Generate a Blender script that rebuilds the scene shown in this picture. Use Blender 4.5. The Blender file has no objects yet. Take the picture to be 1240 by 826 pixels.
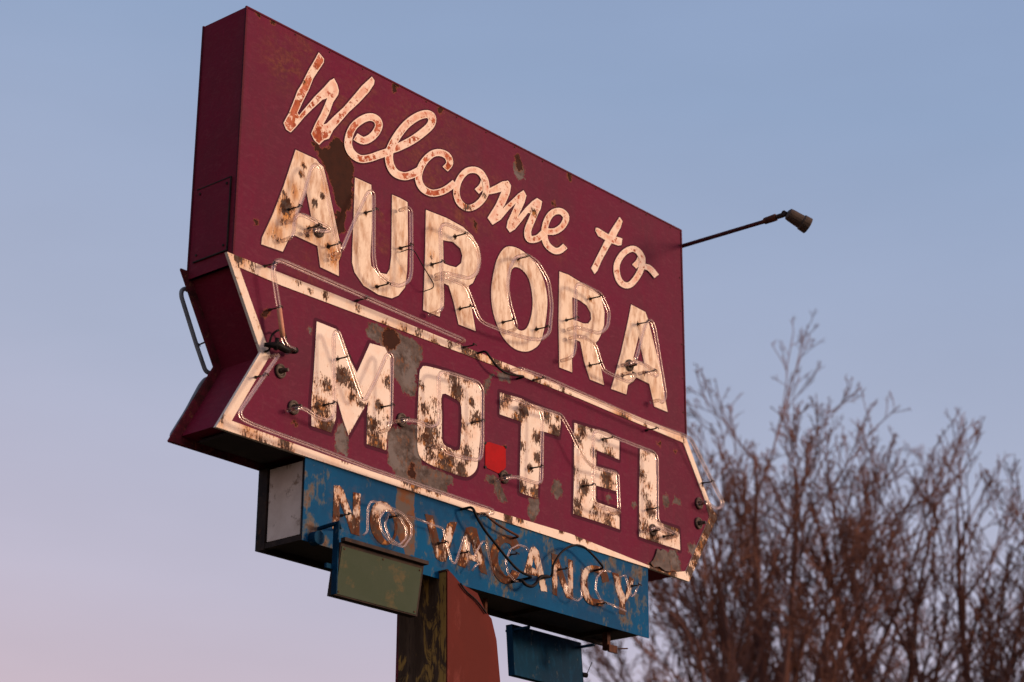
import bpy, bmesh, math, random
import numpy as np
from mathutils import Vector, Matrix
from mathutils.geometry import delaunay_2d_cdt

random.seed(7)
S = bpy.context.scene
COL = S.collection
H = 7.46                      # height of the sign's top edge above the ground

# ------------------------------------------------------------- camera
cd = bpy.data.cameras.new('camera'); cam = bpy.data.objects.new('camera', cd); COL.objects.link(cam)
YAW, PITCH, ROLL = 0.85742, 0.36106, 0.00562
fwd = Vector((math.sin(YAW)*math.cos(PITCH), math.cos(YAW)*math.cos(PITCH), math.sin(PITCH)))
rgt = Vector((math.cos(YAW), -math.sin(YAW), 0)); upv = rgt.cross(fwd)
r2 = rgt*math.cos(ROLL) + upv*math.sin(ROLL); u2 = -rgt*math.sin(ROLL) + upv*math.cos(ROLL)
cam.matrix_world = Matrix(((r2.x, u2.x, -fwd.x, -6.8584), (r2.y, u2.y, -fwd.y, -7.8787), (r2.z, u2.z, -fwd.z, H-5.8624), (0, 0, 0, 1)))
cd.sensor_width = 36; cd.lens = 2586.12/1240*36; cd.clip_end = 3000; cd.clip_start = .1
cd.dof.use_dof = True; cd.dof.focus_distance = 12.3; cd.dof.aperture_fstop = 2.0
S.camera = cam

# ------------------------------------------------------------- sky and sun
SUN_EL, SUN_AZ = math.radians(11), math.radians(150)      # azimuth from +y towards +x
w = bpy.data.worlds.new('World'); S.world = w; w.use_nodes = True
nt = w.node_tree; nt.nodes.clear()
def N(t, **k):
    n = nt.nodes.new(t)
    for a, v in k.items(): setattr(n, a, v)
    return n
sky = N('ShaderNodeTexSky'); sky.sky_type = 'NISHITA'; sky.sun_disc = False
sky.sun_elevation = math.radians(2); sky.sun_rotation = SUN_AZ; sky.dust_density = 3
tc = N('ShaderNodeTexCoord'); sep = N('ShaderNodeSeparateXYZ'); ramp = N('ShaderNodeValToRGB')
# belt of dusk, pink low down, a touch higher towards the north
dot = N('ShaderNodeVectorMath', operation='DOT_PRODUCT'); dot.inputs[1].default_value = (.07, -.12, .97)
nt.links.new(tc.outputs['Generated'], dot.inputs[0])
nt.links.new(dot.outputs['Value'], ramp.inputs[0])
el = ramp.color_ramp.elements
stops = [(0.0, (.26, .17, .18)), (.03, (.60, .40, .44)), (.12, (.60, .475, .55)), (.19, (.50, .465, .585)), (.29, (.39, .43, .58)), (.43, (.275, .362, .545)), (.8, (.15, .22, .42))]
while len(el) < len(stops): el.new(.5)
for e, (p_, c) in zip(el, stops): e.position = p_; e.color = (*c, 1)
add = N('ShaderNodeMix', data_type='RGBA', blend_type='ADD'); add.inputs['Factor'].default_value = .03
nt.links.new(ramp.outputs[0], add.inputs['A']); nt.links.new(sky.outputs[0], add.inputs['B'])
# afterglow round the set sun, behind the camera
dg = N('ShaderNodeVectorMath', operation='DOT_PRODUCT'); dg.inputs[1].default_value = (math.sin(SUN_AZ)*.985, math.cos(SUN_AZ)*.985, .17)
nt.links.new(tc.outputs['Generated'], dg.inputs[0])
mr = N('ShaderNodeMapRange', interpolation_type='SMOOTHSTEP'); mr.inputs[1].default_value = .45; mr.inputs[2].default_value = 1.0; nt.links.new(dg.outputs['Value'], mr.inputs[0])
glow = N('ShaderNodeMix', data_type='RGBA', blend_type='ADD'); glow.inputs['B'].default_value = (1.25, .66, .46, 1)
nt.links.new(mr.outputs[0], glow.inputs['Factor']); nt.links.new(add.outputs['Result'], glow.inputs['A'])
# faint haze bands
mpn = N('ShaderNodeMapping'); mpn.inputs['Scale'].default_value = (2.0, 2.0, 7.0); nt.links.new(tc.outputs['Generated'], mpn.inputs[0])
nz = N('ShaderNodeTexNoise'); nz.inputs['Scale'].default_value = 2.2; nz.inputs['Detail'].default_value = 4; nt.links.new(mpn.outputs[0], nz.inputs['Vector'])
mz = N('ShaderNodeMapRange'); mz.inputs[1].default_value = .3; mz.inputs[2].default_value = .7; mz.inputs[3].default_value = .965; mz.inputs[4].default_value = 1.035; nt.links.new(nz.outputs['Fac'], mz.inputs[0])
vm = N('ShaderNodeVectorMath', operation='SCALE'); nt.links.new(glow.outputs['Result'], vm.inputs[0]); nt.links.new(mz.outputs[0], vm.inputs['Scale'])
bg = N('ShaderNodeBackground'); bg.inputs['Strength'].default_value = 1.0
nt.links.new(vm.outputs[0], bg.inputs[0]); out = N('ShaderNodeOutputWorld'); nt.links.new(bg.outputs[0], out.inputs[0])
sl = bpy.data.lights.new('sun', 'SUN'); sl.energy = 2.55; sl.angle = math.radians(11); sl.color = (1, .69, .50)
so = bpy.data.objects.new('sun', sl); COL.objects.link(so)
tos = Vector((math.sin(SUN_AZ)*math.cos(SUN_EL), math.cos(SUN_AZ)*math.cos(SUN_EL), math.sin(SUN_EL)))
so.rotation_euler = tos.to_track_quat('Z', 'Y').to_euler()
S.view_settings.view_transform = 'Standard'; S.view_settings.look = 'None'; S.view_settings.exposure = 0; S.view_settings.gamma = 1
S.render.engine = 'CYCLES'; S.render.filter_size = 1.15
S.cycles.transparent_max_bounces = 24

# outlines on the sign face, metres: x along the face, z up from the top left corner
STAIN = [(0.348, -1.113, 0.074, 1.1), (0.283, -1.261, 0.063, 0.9), (0.413, -0.961, 0.063, 0.7), (0.576, -1.173, 0.053, 0.8), (0.453, -0.767, 0.053, 0.5),
(0.733, -1.251, 0.074, 1.1), (0.649, -0.868, 0.032, 0.9), (0.517, -1.025, 0.042, 0.4), (1.526, -0.993, 0.032, 0.9), (1.273, -1.168, 0.042, 0.5),
(1.251, -0.907, 0.042, 0.4), (1.529, -0.824, 0.063, 0.4), (2.766, -0.737, 0.053, 0.3), (3.695, -1.282, 0.053, 0.3), (0.677, -2.163, 0.053, 0.6),
(0.885, -2.033, 0.032, 1.1), (1.1, -2.263, 0.063, 1.1), (2.144, -1.748, 0.053, 0.6), (1.678, -2.258, 0.063, 0.7), (3.163, -2.011, 0.053, 0.9), (3.093,
-2.249, 0.063, 0.4), (3.791, -2.14, 0.063, 1.0), (2.634, -1.809, 0.042, 0.7), (0.048, -1.492, 0.063, 0.8), (-0.034, -1.49, 0.032, 0.4), (0.168,
-2.422, 0.053, 0.5), (0.413, -2.415, 0.053, 0.6), (-0.025, -2.427, 0.042, 0.5), (1.299, -1.515, 0.063, 0.5), (1.875, -1.48, 0.084, 0.6), (2.022,
-1.511, 0.095, 0.7), (2.323, -1.511, 0.063, 0.5), (3.306, -1.519, 0.084, 0.9), (3.903, -1.501, 0.063, 0.5), (4.227, -2.034, 0.084, 1.1), (4.11,
-2.193, 0.084, 0.7), (1.409, -2.418, 0.042, 0.7), (0.558, -0.109, 0.063, 1.0), (0.464, -0.282, 0.063, 1.2), (0.385, -0.468, 0.074, 1.3), (0.366,
-0.577, 0.063, 1.1), (0.57, -0.572, 0.074, 1.1), (0.637, -0.37, 0.042, 0.3), (0.51, -0.419, 0.063, 0.6), (0.781, -0.356, 0.063, 0.5), (0.838, -0.439,
0.063, 0.9), (1.052, -0.359, 0.053, 0.8), (0.938, -0.569, 0.074, 0.8), (1.111, -0.485, 0.042, 0.5), (1.315, -0.324, 0.053, 0.6), (1.509, -0.098,
0.042, 0.5), (1.281, -0.561, 0.063, 0.7), (1.178, -0.417, 0.042, 0.4), (1.647, -0.353, 0.053, 1.0), (1.536, -0.576, 0.095, 0.9), (1.829, -0.572,
0.084, 0.7), (1.295, -0.566, 0.053, 0.6), (1.432, -0.421, 0.053, 0.5)]
WEL = [('script W', [('poly', [(0.5531, -0.0559), (0.5963, -0.0804), (0.5949, -0.1042), (0.5195, -0.2343), (0.4915, -0.313), (0.4457, -0.4136), (0.4121,
-0.4934), (0.4228, -0.5045), (0.4724, -0.4341), (0.5321, -0.3489), (0.6053, -0.2575), (0.6482, -0.1985), (0.6798, -0.17), (0.7076, -0.1979), (0.7225,
-0.232), (0.7172, -0.2604), (0.6806, -0.322), (0.652, -0.406), (0.6106, -0.4892), (0.6358, -0.4744), (0.6913, -0.4065), (0.7664, -0.32), (0.8419,
-0.2166), (0.9056, -0.1276), (0.9838, -0.0373), (1.0065, -0.0551), (1.002, -0.0806), (0.961, -0.1484), (0.8837, -0.248), (0.8071, -0.3357), (0.7323,
-0.4376), (0.6891, -0.4956), (0.6596, -0.5583), (0.6218, -0.5827), (0.5853, -0.625), (0.546, -0.6111), (0.5212, -0.5795), (0.5472, -0.5133), (0.5881,
-0.4306), (0.6171, -0.3623), (0.6343, -0.314), (0.5964, -0.3392), (0.5232, -0.4247), (0.4632, -0.4992), (0.4338, -0.5412), (0.4045, -0.5829), (0.3669,
-0.6305), (0.3316, -0.6257), (0.3109, -0.5931), (0.3445, -0.5245), (0.3718, -0.4527), (0.4044, -0.3579), (0.4334, -0.3051), (0.4619, -0.2418),
(0.4849, -0.1908), (0.5202, -0.1241)], [])]), ('script e', [('rib', [(0.8512, -0.4943), (0.8597, -0.4953), (0.8726, -0.4974), (0.8897, -0.4992),
(0.9105, -0.4988), (0.9344, -0.4931), (0.9572, -0.482), (0.9771, -0.4687), (0.9955, -0.4539), (1.0124, -0.4383), (1.0277, -0.4223), (1.0418, -0.4051),
(1.0546, -0.3865), (1.0659, -0.3678), (1.0749, -0.3495), (1.0812, -0.3321), (1.0834, -0.3158), (1.0815, -0.3017), (1.0763, -0.2901), (1.0686,
-0.2809), (1.0585, -0.274), (1.0457, -0.2695), (1.031, -0.2677), (1.0151, -0.2683), (0.9983, -0.271), (0.9809, -0.2761), (0.9635, -0.2835), (0.9466,
-0.2926), (0.9302, -0.303), (0.9144, -0.3144), (0.8991, -0.3265), (0.884, -0.3396), (0.8686, -0.3541), (0.8535, -0.3695), (0.8393, -0.3857), (0.8265,
-0.4021), (0.8156, -0.4187), (0.8064, -0.4352), (0.7987, -0.4515), (0.7924, -0.4673), (0.7873, -0.4827), (0.7832, -0.498), (0.7802, -0.5135), (0.7786,
-0.5288), (0.7785, -0.5437), (0.7804, -0.5576), (0.7845, -0.5702), (0.7905, -0.5815), (0.7982, -0.5916), (0.8076, -0.6003), (0.8188, -0.6075),
(0.8317, -0.6133), (0.8463, -0.6176), (0.8624, -0.6204), (0.8797, -0.6215), (0.8981, -0.6203), (0.9173, -0.6162), (0.9358, -0.6098), (0.9532,
-0.6021), (0.9696, -0.594), (0.9859, -0.5855), (1.0032, -0.5758), (1.0207, -0.5649), (1.0375, -0.5539), (1.0535, -0.5434), (1.0686, -0.5337), (1.0845,
-0.5237), (1.1016, -0.513), (1.118, -0.5028), (1.132, -0.4941), (1.142, -0.4879)], [(0.8818, -0.4422), (0.8915, -0.4433), (0.904, -0.4452), (0.9168,
-0.4466), (0.9273, -0.4466), (0.933, -0.4454), (0.9393, -0.442), (0.9499, -0.4348), (0.9619, -0.4251), (0.9738, -0.4141), (0.9841, -0.4033), (0.9934,
-0.3917), (1.0028, -0.3782), (1.0111, -0.3642), (1.0173, -0.3517), (1.0204, -0.3431), (1.0211, -0.3377), (1.0204, -0.3331), (1.0185, -0.329), (1.0156,
-0.3256), (1.0126, -0.3234), (1.0088, -0.3221), (1.0031, -0.3214), (0.9958, -0.3217), (0.988, -0.3229), (0.9808, -0.3249), (0.9732, -0.3282), (0.9637,
-0.3333), (0.953, -0.3401), (0.9417, -0.3481), (0.9304, -0.357), (0.9186, -0.3672), (0.9063, -0.3788), (0.8943, -0.391), (0.8835, -0.4031), (0.8745,
-0.4146), (0.867, -0.4259), (0.8603, -0.4379), (0.8545, -0.4502), (0.8495, -0.4626), (0.8454, -0.4748), (0.8422, -0.4869), (0.8398, -0.499), (0.8385,
-0.5105), (0.8384, -0.5208), (0.8396, -0.5295), (0.8421, -0.5371), (0.8459, -0.5442), (0.8507, -0.5506), (0.8566, -0.556), (0.8634, -0.5604), (0.8716,
-0.564), (0.8817, -0.5669), (0.8926, -0.5688), (0.9034, -0.5695), (0.9129, -0.5689), (0.9215, -0.567), (0.9315, -0.5634), (0.9433, -0.5582), (0.9566,
-0.5515), (0.9705, -0.5442), (0.9843, -0.5364), (0.9989, -0.5274), (1.0144, -0.5171), (1.0306, -0.5064), (1.0468, -0.4959), (1.0634, -0.4854),
(1.0806, -0.4747), (1.0969, -0.4644), (1.1109, -0.4556), (1.1209, -0.4494)])]), ('script l', [('rib', [(1.1484, -0.4761), (1.1589, -0.4697), (1.1739,
-0.4606), (1.1923, -0.4494), (1.2125, -0.4366), (1.2327, -0.423), (1.253, -0.4086), (1.2745, -0.3929), (1.2966, -0.3763), (1.3186, -0.3592), (1.3397,
-0.3421), (1.3597, -0.3252), (1.3792, -0.3081), (1.398, -0.2909), (1.4164, -0.2735), (1.434, -0.2561), (1.4517, -0.2383), (1.47, -0.2194), (1.488,
-0.2001), (1.5045, -0.1806), (1.5184, -0.1611), (1.5282, -0.1421), (1.534, -0.1244), (1.536, -0.1085), (1.5347, -0.0946), (1.5296, -0.0825), (1.5199,
-0.0732), (1.5062, -0.0678), (1.4897, -0.0661), (1.4711, -0.0682), (1.4513, -0.0739), (1.4314, -0.0825), (1.4113, -0.0933), (1.3908, -0.106), (1.3701,
-0.1203), (1.3499, -0.1358), (1.3299, -0.1524), (1.3097, -0.1705), (1.2893, -0.1901), (1.2691, -0.2111), (1.2497, -0.2331), (1.2309, -0.2566),
(1.2125, -0.2815), (1.1949, -0.307), (1.1786, -0.3321), (1.164, -0.356), (1.151, -0.3789), (1.1389, -0.4018), (1.1283, -0.4243), (1.1194, -0.4463),
(1.113, -0.4674), (1.1094, -0.4872), (1.1085, -0.5056), (1.1098, -0.5224), (1.113, -0.5377), (1.1176, -0.5516), (1.124, -0.5647), (1.1324, -0.5767),
(1.1426, -0.5873), (1.1545, -0.5962), (1.1685, -0.6032), (1.185, -0.6075), (1.2028, -0.609), (1.2209, -0.6084), (1.2385, -0.6063), (1.2555, -0.6032),
(1.2723, -0.5985), (1.2889, -0.5922), (1.3044, -0.5848), (1.319, -0.5767), (1.3343, -0.5675), (1.3519, -0.5558), (1.3709, -0.542), (1.3889, -0.5283),
(1.4041, -0.5165), (1.4145, -0.5086)], [(1.1273, -0.4353), (1.1382, -0.4286), (1.153, -0.4196), (1.1702, -0.409), (1.1882, -0.3975), (1.2059,
-0.3856), (1.2243, -0.3724), (1.2444, -0.3577), (1.2651, -0.342), (1.2854, -0.3262), (1.3045, -0.3106), (1.3226, -0.2953), (1.3402, -0.2797), (1.3574,
-0.2639), (1.374, -0.248), (1.3903, -0.2318), (1.4072, -0.2147), (1.4241, -0.1973), (1.4395, -0.1806), (1.4518, -0.1661), (1.4596, -0.1552), (1.4638,
-0.1469), (1.4662, -0.1393), (1.467, -0.1328), (1.4665, -0.1281), (1.4658, -0.1261), (1.4652, -0.1255), (1.4636, -0.1249), (1.4606, -0.1246), (1.4565,
-0.1251), (1.451, -0.1266), (1.4421, -0.1305), (1.4294, -0.1373), (1.4146, -0.1464), (1.3988, -0.1572), (1.383, -0.1693), (1.3666, -0.1829), (1.3494,
-0.1982), (1.332, -0.2148), (1.3149, -0.2325), (1.2986, -0.2509), (1.2823, -0.2711), (1.2657, -0.2934), (1.2496, -0.3166), (1.2345, -0.3396), (1.2212,
-0.3615), (1.2092, -0.3824), (1.1984, -0.4028), (1.1891, -0.4222), (1.1819, -0.44), (1.177, -0.4557), (1.1745, -0.4696), (1.1738, -0.4826), (1.1748,
-0.4948), (1.1772, -0.5062), (1.1806, -0.5165), (1.1851, -0.5258), (1.191, -0.5342), (1.198, -0.5415), (1.2055, -0.5472), (1.2129, -0.5509), (1.2208,
-0.5529), (1.2307, -0.5536), (1.2421, -0.5532), (1.254, -0.5517), (1.2648, -0.5497), (1.2732, -0.5474), (1.2808, -0.5445), (1.2891, -0.5404), (1.299,
-0.5348), (1.3101, -0.5282), (1.3234, -0.5193), (1.3394, -0.5075), (1.3561, -0.4948), (1.3711, -0.4831), (1.3818, -0.4749)])]), ('script c', [('rib',
[(1.6458, -0.4072), (1.6515, -0.4006), (1.661, -0.39), (1.6728, -0.3761), (1.6843, -0.3595), (1.6918, -0.3412), (1.6923, -0.3253), (1.6889, -0.3121),
(1.6825, -0.3003), (1.673, -0.2902), (1.6599, -0.2828), (1.6435, -0.2791), (1.6253, -0.2784), (1.606, -0.2798), (1.5863, -0.2833), (1.5669, -0.2885),
(1.5483, -0.2956), (1.53, -0.3044), (1.5118, -0.3151), (1.4939, -0.3278), (1.4767, -0.3422), (1.4599, -0.3586), (1.4431, -0.3768), (1.427, -0.3964),
(1.412, -0.4167), (1.3992, -0.4371), (1.3883, -0.4576), (1.3786, -0.4788), (1.3707, -0.5003), (1.3651, -0.5213), (1.3629, -0.5409), (1.3644, -0.5587),
(1.3691, -0.5749), (1.3767, -0.5892), (1.3867, -0.6015), (1.3994, -0.6116), (1.4151, -0.6189), (1.4334, -0.6236), (1.4532, -0.6258), (1.4738,
-0.6258), (1.4952, -0.6235), (1.5175, -0.6179), (1.5395, -0.6095), (1.56, -0.5998), (1.5788, -0.5899), (1.596, -0.5803), (1.6125, -0.5702), (1.6281,
-0.5595), (1.6423, -0.5487), (1.6554, -0.5381), (1.6683, -0.5272), (1.6824, -0.5148), (1.6967, -0.5012), (1.7099, -0.4883), (1.7207, -0.4774),
(1.7284, -0.4699)], [(1.6008, -0.3921), (1.6074, -0.3844), (1.6165, -0.3743), (1.6249, -0.3643), (1.6303, -0.3569), (1.6315, -0.3541), (1.6313,
-0.3507), (1.6297, -0.3445), (1.6263, -0.3383), (1.6219, -0.3335), (1.6174, -0.3308), (1.6109, -0.3295), (1.6006, -0.3291), (1.5882, -0.33), (1.5756,
-0.3321), (1.5644, -0.3351), (1.5542, -0.339), (1.5439, -0.3439), (1.5336, -0.3499), (1.5231, -0.3574), (1.5121, -0.3666), (1.4997, -0.3785), (1.4864,
-0.393), (1.4731, -0.4089), (1.4611, -0.4252), (1.451, -0.4411), (1.4422, -0.4576), (1.4341, -0.4752), (1.4276, -0.4926), (1.4234, -0.5085), (1.4218,
-0.5216), (1.4228, -0.533), (1.426, -0.5439), (1.4312, -0.5538), (1.4379, -0.562), (1.4455, -0.5681), (1.4548, -0.5724), (1.4667, -0.5754), (1.4805,
-0.5769), (1.4946, -0.5768), (1.5071, -0.5755), (1.5187, -0.5725), (1.5321, -0.5673), (1.5471, -0.5602), (1.5627, -0.5519), (1.5771, -0.5437),
(1.5893, -0.5363), (1.6002, -0.5287), (1.611, -0.5204), (1.6222, -0.5113), (1.6334, -0.5019), (1.645, -0.4916), (1.6574, -0.4797), (1.6696, -0.4677),
(1.6803, -0.4569), (1.6882, -0.4492)])]), ('script o', [('rib', [(1.9283, -0.4541), (1.9345, -0.4478), (1.9439, -0.4384), (1.9555, -0.4266), (1.9674,
-0.4133), (1.9776, -0.3997), (1.9853, -0.3869), (1.9918, -0.3742), (1.9972, -0.361), (2.0006, -0.3474), (2.0011, -0.3343), (1.9983, -0.3225), (1.993,
-0.3121), (1.9856, -0.3029), (1.9763, -0.2953), (1.9651, -0.2894), (1.9521, -0.2856), (1.9377, -0.2836), (1.9218, -0.2834), (1.9048, -0.2852),
(1.8872, -0.289), (1.8696, -0.2946), (1.8512, -0.3019), (1.8321, -0.3113), (1.8127, -0.3229), (1.7942, -0.3369), (1.7773, -0.3526), (1.7618, -0.3697),
(1.7474, -0.3878), (1.7346, -0.4065), (1.7237, -0.4251), (1.7147, -0.4439), (1.7072, -0.4634), (1.7014, -0.483), (1.6976, -0.502), (1.6964, -0.5199),
(1.6978, -0.5367), (1.7017, -0.5525), (1.7079, -0.5671), (1.7164, -0.5801), (1.7274, -0.5909), (1.7415, -0.5991), (1.7582, -0.6048), (1.7764,
-0.6081), (1.7957, -0.609), (1.8159, -0.6071), (1.8367, -0.6017), (1.857, -0.5932), (1.876, -0.5829), (1.8936, -0.5715), (1.9105, -0.5591), (1.9273,
-0.545), (1.9438, -0.5293), (1.9594, -0.5127), (1.9736, -0.4961), (1.9859, -0.48), (1.9962, -0.4643), (2.0048, -0.4488), (2.0117, -0.4335), (2.0168,
-0.4184), (2.0202, -0.4035), (2.0215, -0.3887), (2.0208, -0.3743), (2.0185, -0.3609), (2.0151, -0.3486), (2.0108, -0.3373), (2.0044, -0.3267),
(1.9963, -0.3175), (1.9882, -0.31), (1.9815, -0.3043), (1.9771, -0.3003)], [(1.8897, -0.4367), (1.8964, -0.4299), (1.9056, -0.4207), (1.9152,
-0.4108), (1.9236, -0.4014), (1.9294, -0.3936), (1.9341, -0.3858), (1.9385, -0.3771), (1.9418, -0.3691), (1.9436, -0.3623), (1.9438, -0.3571),
(1.9425, -0.3519), (1.9395, -0.3461), (1.9351, -0.3407), (1.9298, -0.3362), (1.9241, -0.3332), (1.9174, -0.3313), (1.9091, -0.3301), (1.8998, -0.33),
(1.8904, -0.3309), (1.8809, -0.333), (1.8701, -0.3364), (1.8581, -0.3411), (1.8462, -0.3469), (1.8352, -0.3534), (1.8253, -0.3608), (1.8149, -0.3705),
(1.8036, -0.3829), (1.7925, -0.3969), (1.7824, -0.4115), (1.774, -0.4258), (1.7669, -0.4406), (1.7607, -0.4566), (1.7559, -0.4725), (1.7529, -0.4876),
(1.7519, -0.5009), (1.753, -0.5132), (1.756, -0.5253), (1.7606, -0.5364), (1.7667, -0.5456), (1.7735, -0.5524), (1.782, -0.5573), (1.793, -0.561),
(1.8053, -0.5632), (1.8175, -0.5638), (1.8276, -0.5629), (1.8362, -0.5606), (1.8459, -0.5564), (1.857, -0.5503), (1.8689, -0.5425), (1.8808, -0.5338),
(1.8928, -0.5237), (1.9054, -0.5116), (1.9179, -0.4983), (1.9293, -0.4848), (1.9387, -0.4724), (1.9462, -0.461), (1.9523, -0.4499), (1.9572, -0.4389),
(1.9608, -0.4282), (1.9631, -0.4181), (1.964, -0.408), (1.9634, -0.3975), (1.9616, -0.3869), (1.9588, -0.377), (1.9557, -0.3686), (1.9515, -0.3616),
(1.9456, -0.355), (1.9388, -0.3488), (1.9323, -0.3432), (1.9275, -0.3389)])]), ('script m', [('poly', [(2.0096, -0.3934), (2.0825, -0.3421), (2.1437,
-0.2958), (2.198, -0.2709), (2.2247, -0.2951), (2.2143, -0.3492), (2.1685, -0.4433), (2.1457, -0.4789), (2.238, -0.3857), (2.2925, -0.3274), (2.3443,
-0.2844), (2.3714, -0.311), (2.3558, -0.3616), (2.3168, -0.4368), (2.2857, -0.4921), (2.3639, -0.3982), (2.4273, -0.3311), (2.4752, -0.2918), (2.5235,
-0.2977), (2.5107, -0.3532), (2.4754, -0.4106), (2.4243, -0.4134), (2.3878, -0.4237), (2.3016, -0.5312), (2.2629, -0.5776), (2.2165, -0.613), (2.1854,
-0.5926), (2.1958, -0.5449), (2.2386, -0.4636), (2.2725, -0.3961), (2.2075, -0.4632), (2.1311, -0.5558), (2.0553, -0.6166), (2.0093, -0.5862),
(2.0841, -0.4725), (2.1367, -0.3653), (2.0831, -0.3953), (2.0147, -0.4281)], []), ('rib', [(2.4413, -0.362), (2.4348, -0.375), (2.4254, -0.3934),
(2.4146, -0.4149), (2.4035, -0.4371), (2.3937, -0.4575), (2.3843, -0.4766), (2.3742, -0.4965), (2.3644, -0.5169), (2.3561, -0.5369), (2.3509,
-0.5557), (2.3491, -0.5726), (2.3502, -0.5879), (2.3544, -0.6018), (2.3631, -0.6137), (2.3798, -0.6217), (2.4032, -0.6215), (2.4263, -0.6156),
(2.4484, -0.6069), (2.4696, -0.5964), (2.4904, -0.5841), (2.5107, -0.5687), (2.5292, -0.5517), (2.5452, -0.5353), (2.5581, -0.5217), (2.5668,
-0.5128)], [(2.5031, -0.3597), (2.4964, -0.3728), (2.487, -0.3912), (2.4761, -0.4125), (2.4652, -0.4344), (2.4554, -0.4547), (2.4457, -0.4743),
(2.4356, -0.4941), (2.4266, -0.5126), (2.4199, -0.5285), (2.4164, -0.5408), (2.4154, -0.5513), (2.416, -0.5608), (2.418, -0.5677), (2.4202, -0.5711),
(2.4194, -0.5711), (2.4189, -0.5709), (2.4258, -0.5689), (2.4375, -0.5642), (2.4505, -0.5577), (2.461, -0.5516), (2.4709, -0.544), (2.4838, -0.532),
(2.4974, -0.518), (2.5098, -0.5047), (2.5192, -0.4951)])]), ('script e', [('rib', [(2.5447, -0.5156), (2.5576, -0.5122), (2.5769, -0.5076), (2.6008,
-0.5012), (2.6269, -0.4927), (2.6527, -0.4813), (2.676, -0.4675), (2.6974, -0.4525), (2.7174, -0.4362), (2.7356, -0.4193), (2.7514, -0.4022), (2.765,
-0.3843), (2.7767, -0.3656), (2.786, -0.3466), (2.7917, -0.328), (2.7916, -0.3104), (2.783, -0.2965), (2.7691, -0.2874), (2.752, -0.2817), (2.7326,
-0.2792), (2.7112, -0.2804), (2.6885, -0.286), (2.6658, -0.2949), (2.6435, -0.3063), (2.6219, -0.3198), (2.6021, -0.3353), (2.5848, -0.3523), (2.5696,
-0.3705), (2.5563, -0.3894), (2.5448, -0.4087), (2.5352, -0.428), (2.5272, -0.448), (2.5208, -0.4689), (2.5161, -0.4897), (2.5132, -0.5097), (2.5124,
-0.5278), (2.5138, -0.5442), (2.5173, -0.5594), (2.5228, -0.5733), (2.5306, -0.5858), (2.541, -0.5966), (2.5548, -0.6054), (2.5712, -0.612), (2.5887,
-0.6166), (2.6062, -0.6194), (2.6232, -0.6205), (2.6406, -0.6194), (2.6584, -0.6156), (2.6753, -0.6096), (2.6906, -0.6025), (2.706, -0.5938), (2.7224,
-0.5824), (2.7376, -0.5694), (2.7509, -0.5571), (2.7614, -0.547), (2.7684, -0.5404)], [(2.5509, -0.4709), (2.5648, -0.4672), (2.5837, -0.4626),
(2.6042, -0.4571), (2.623, -0.451), (2.6373, -0.4447), (2.6503, -0.4368), (2.6651, -0.4264), (2.6795, -0.4146), (2.6924, -0.4026), (2.7028, -0.3913),
(2.7118, -0.3794), (2.72, -0.3662), (2.7261, -0.3537), (2.7292, -0.3439), (2.7295, -0.339), (2.7273, -0.336), (2.7212, -0.3322), (2.7121, -0.3292),
(2.7022, -0.3278), (2.6945, -0.3281), (2.6866, -0.3302), (2.6752, -0.3346), (2.6624, -0.3411), (2.65, -0.3488), (2.6396, -0.3569), (2.6298, -0.3666),
(2.6195, -0.3789), (2.6095, -0.393), (2.6004, -0.4082), (2.5928, -0.4234), (2.5863, -0.4396), (2.5809, -0.4573), (2.5767, -0.4753), (2.5742, -0.4923),
(2.5736, -0.507), (2.5746, -0.5197), (2.5772, -0.5314), (2.5813, -0.5416), (2.5868, -0.5503), (2.5933, -0.5572), (2.6018, -0.5626), (2.6132, -0.5671),
(2.6263, -0.5704), (2.6392, -0.5725), (2.6498, -0.5732), (2.6569, -0.5728), (2.6623, -0.5716), (2.6677, -0.5696), (2.6744, -0.5664), (2.681, -0.5628),
(2.6884, -0.5575), (2.6984, -0.549), (2.7093, -0.5388), (2.7195, -0.5289), (2.7271, -0.5217)])]), ('script t', [('poly', [(3.3174, -0.135), (3.3469,
-0.1546), (3.3246, -0.2095), (3.2615, -0.3072), (3.2081, -0.3775), (3.12, -0.5107), (3.0762, -0.5938), (3.0469, -0.626), (3.0135, -0.5966), (3.0689,
-0.5041), (3.1478, -0.3741), (3.2276, -0.2539)], []), ('poly', [(3.0632, -0.2974), (3.089, -0.2911), (3.1921, -0.301), (3.3407, -0.2809), (3.3309,
-0.3313), (3.2956, -0.3464), (3.2085, -0.354), (3.0882, -0.3473), (3.0595, -0.3219)], [])]), ('script o', [('rib', [(3.4881, -0.4484), (3.4959,
-0.441), (3.5078, -0.43), (3.5223, -0.4162), (3.5369, -0.4007), (3.5489, -0.3851), (3.5574, -0.3708), (3.5647, -0.3563), (3.5701, -0.3406), (3.571,
-0.3246), (3.5643, -0.3107), (3.5507, -0.3012), (3.5329, -0.2945), (3.5113, -0.2902), (3.4861, -0.2895), (3.4574, -0.2944), (3.4286, -0.3057),
(3.4015, -0.3203), (3.3755, -0.3374), (3.3511, -0.356), (3.3292, -0.3753), (3.3093, -0.396), (3.2909, -0.4183), (3.2744, -0.4414), (3.2607, -0.4643),
(3.2505, -0.4865), (3.2447, -0.5076), (3.2428, -0.5277), (3.244, -0.5462), (3.2473, -0.5629), (3.2521, -0.5777), (3.2589, -0.591), (3.2681, -0.6029),
(3.2794, -0.613), (3.2927, -0.621), (3.3083, -0.6265), (3.3262, -0.6291), (3.3462, -0.6289), (3.3678, -0.6257), (3.3906, -0.6192), (3.4141, -0.6088),
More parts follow.
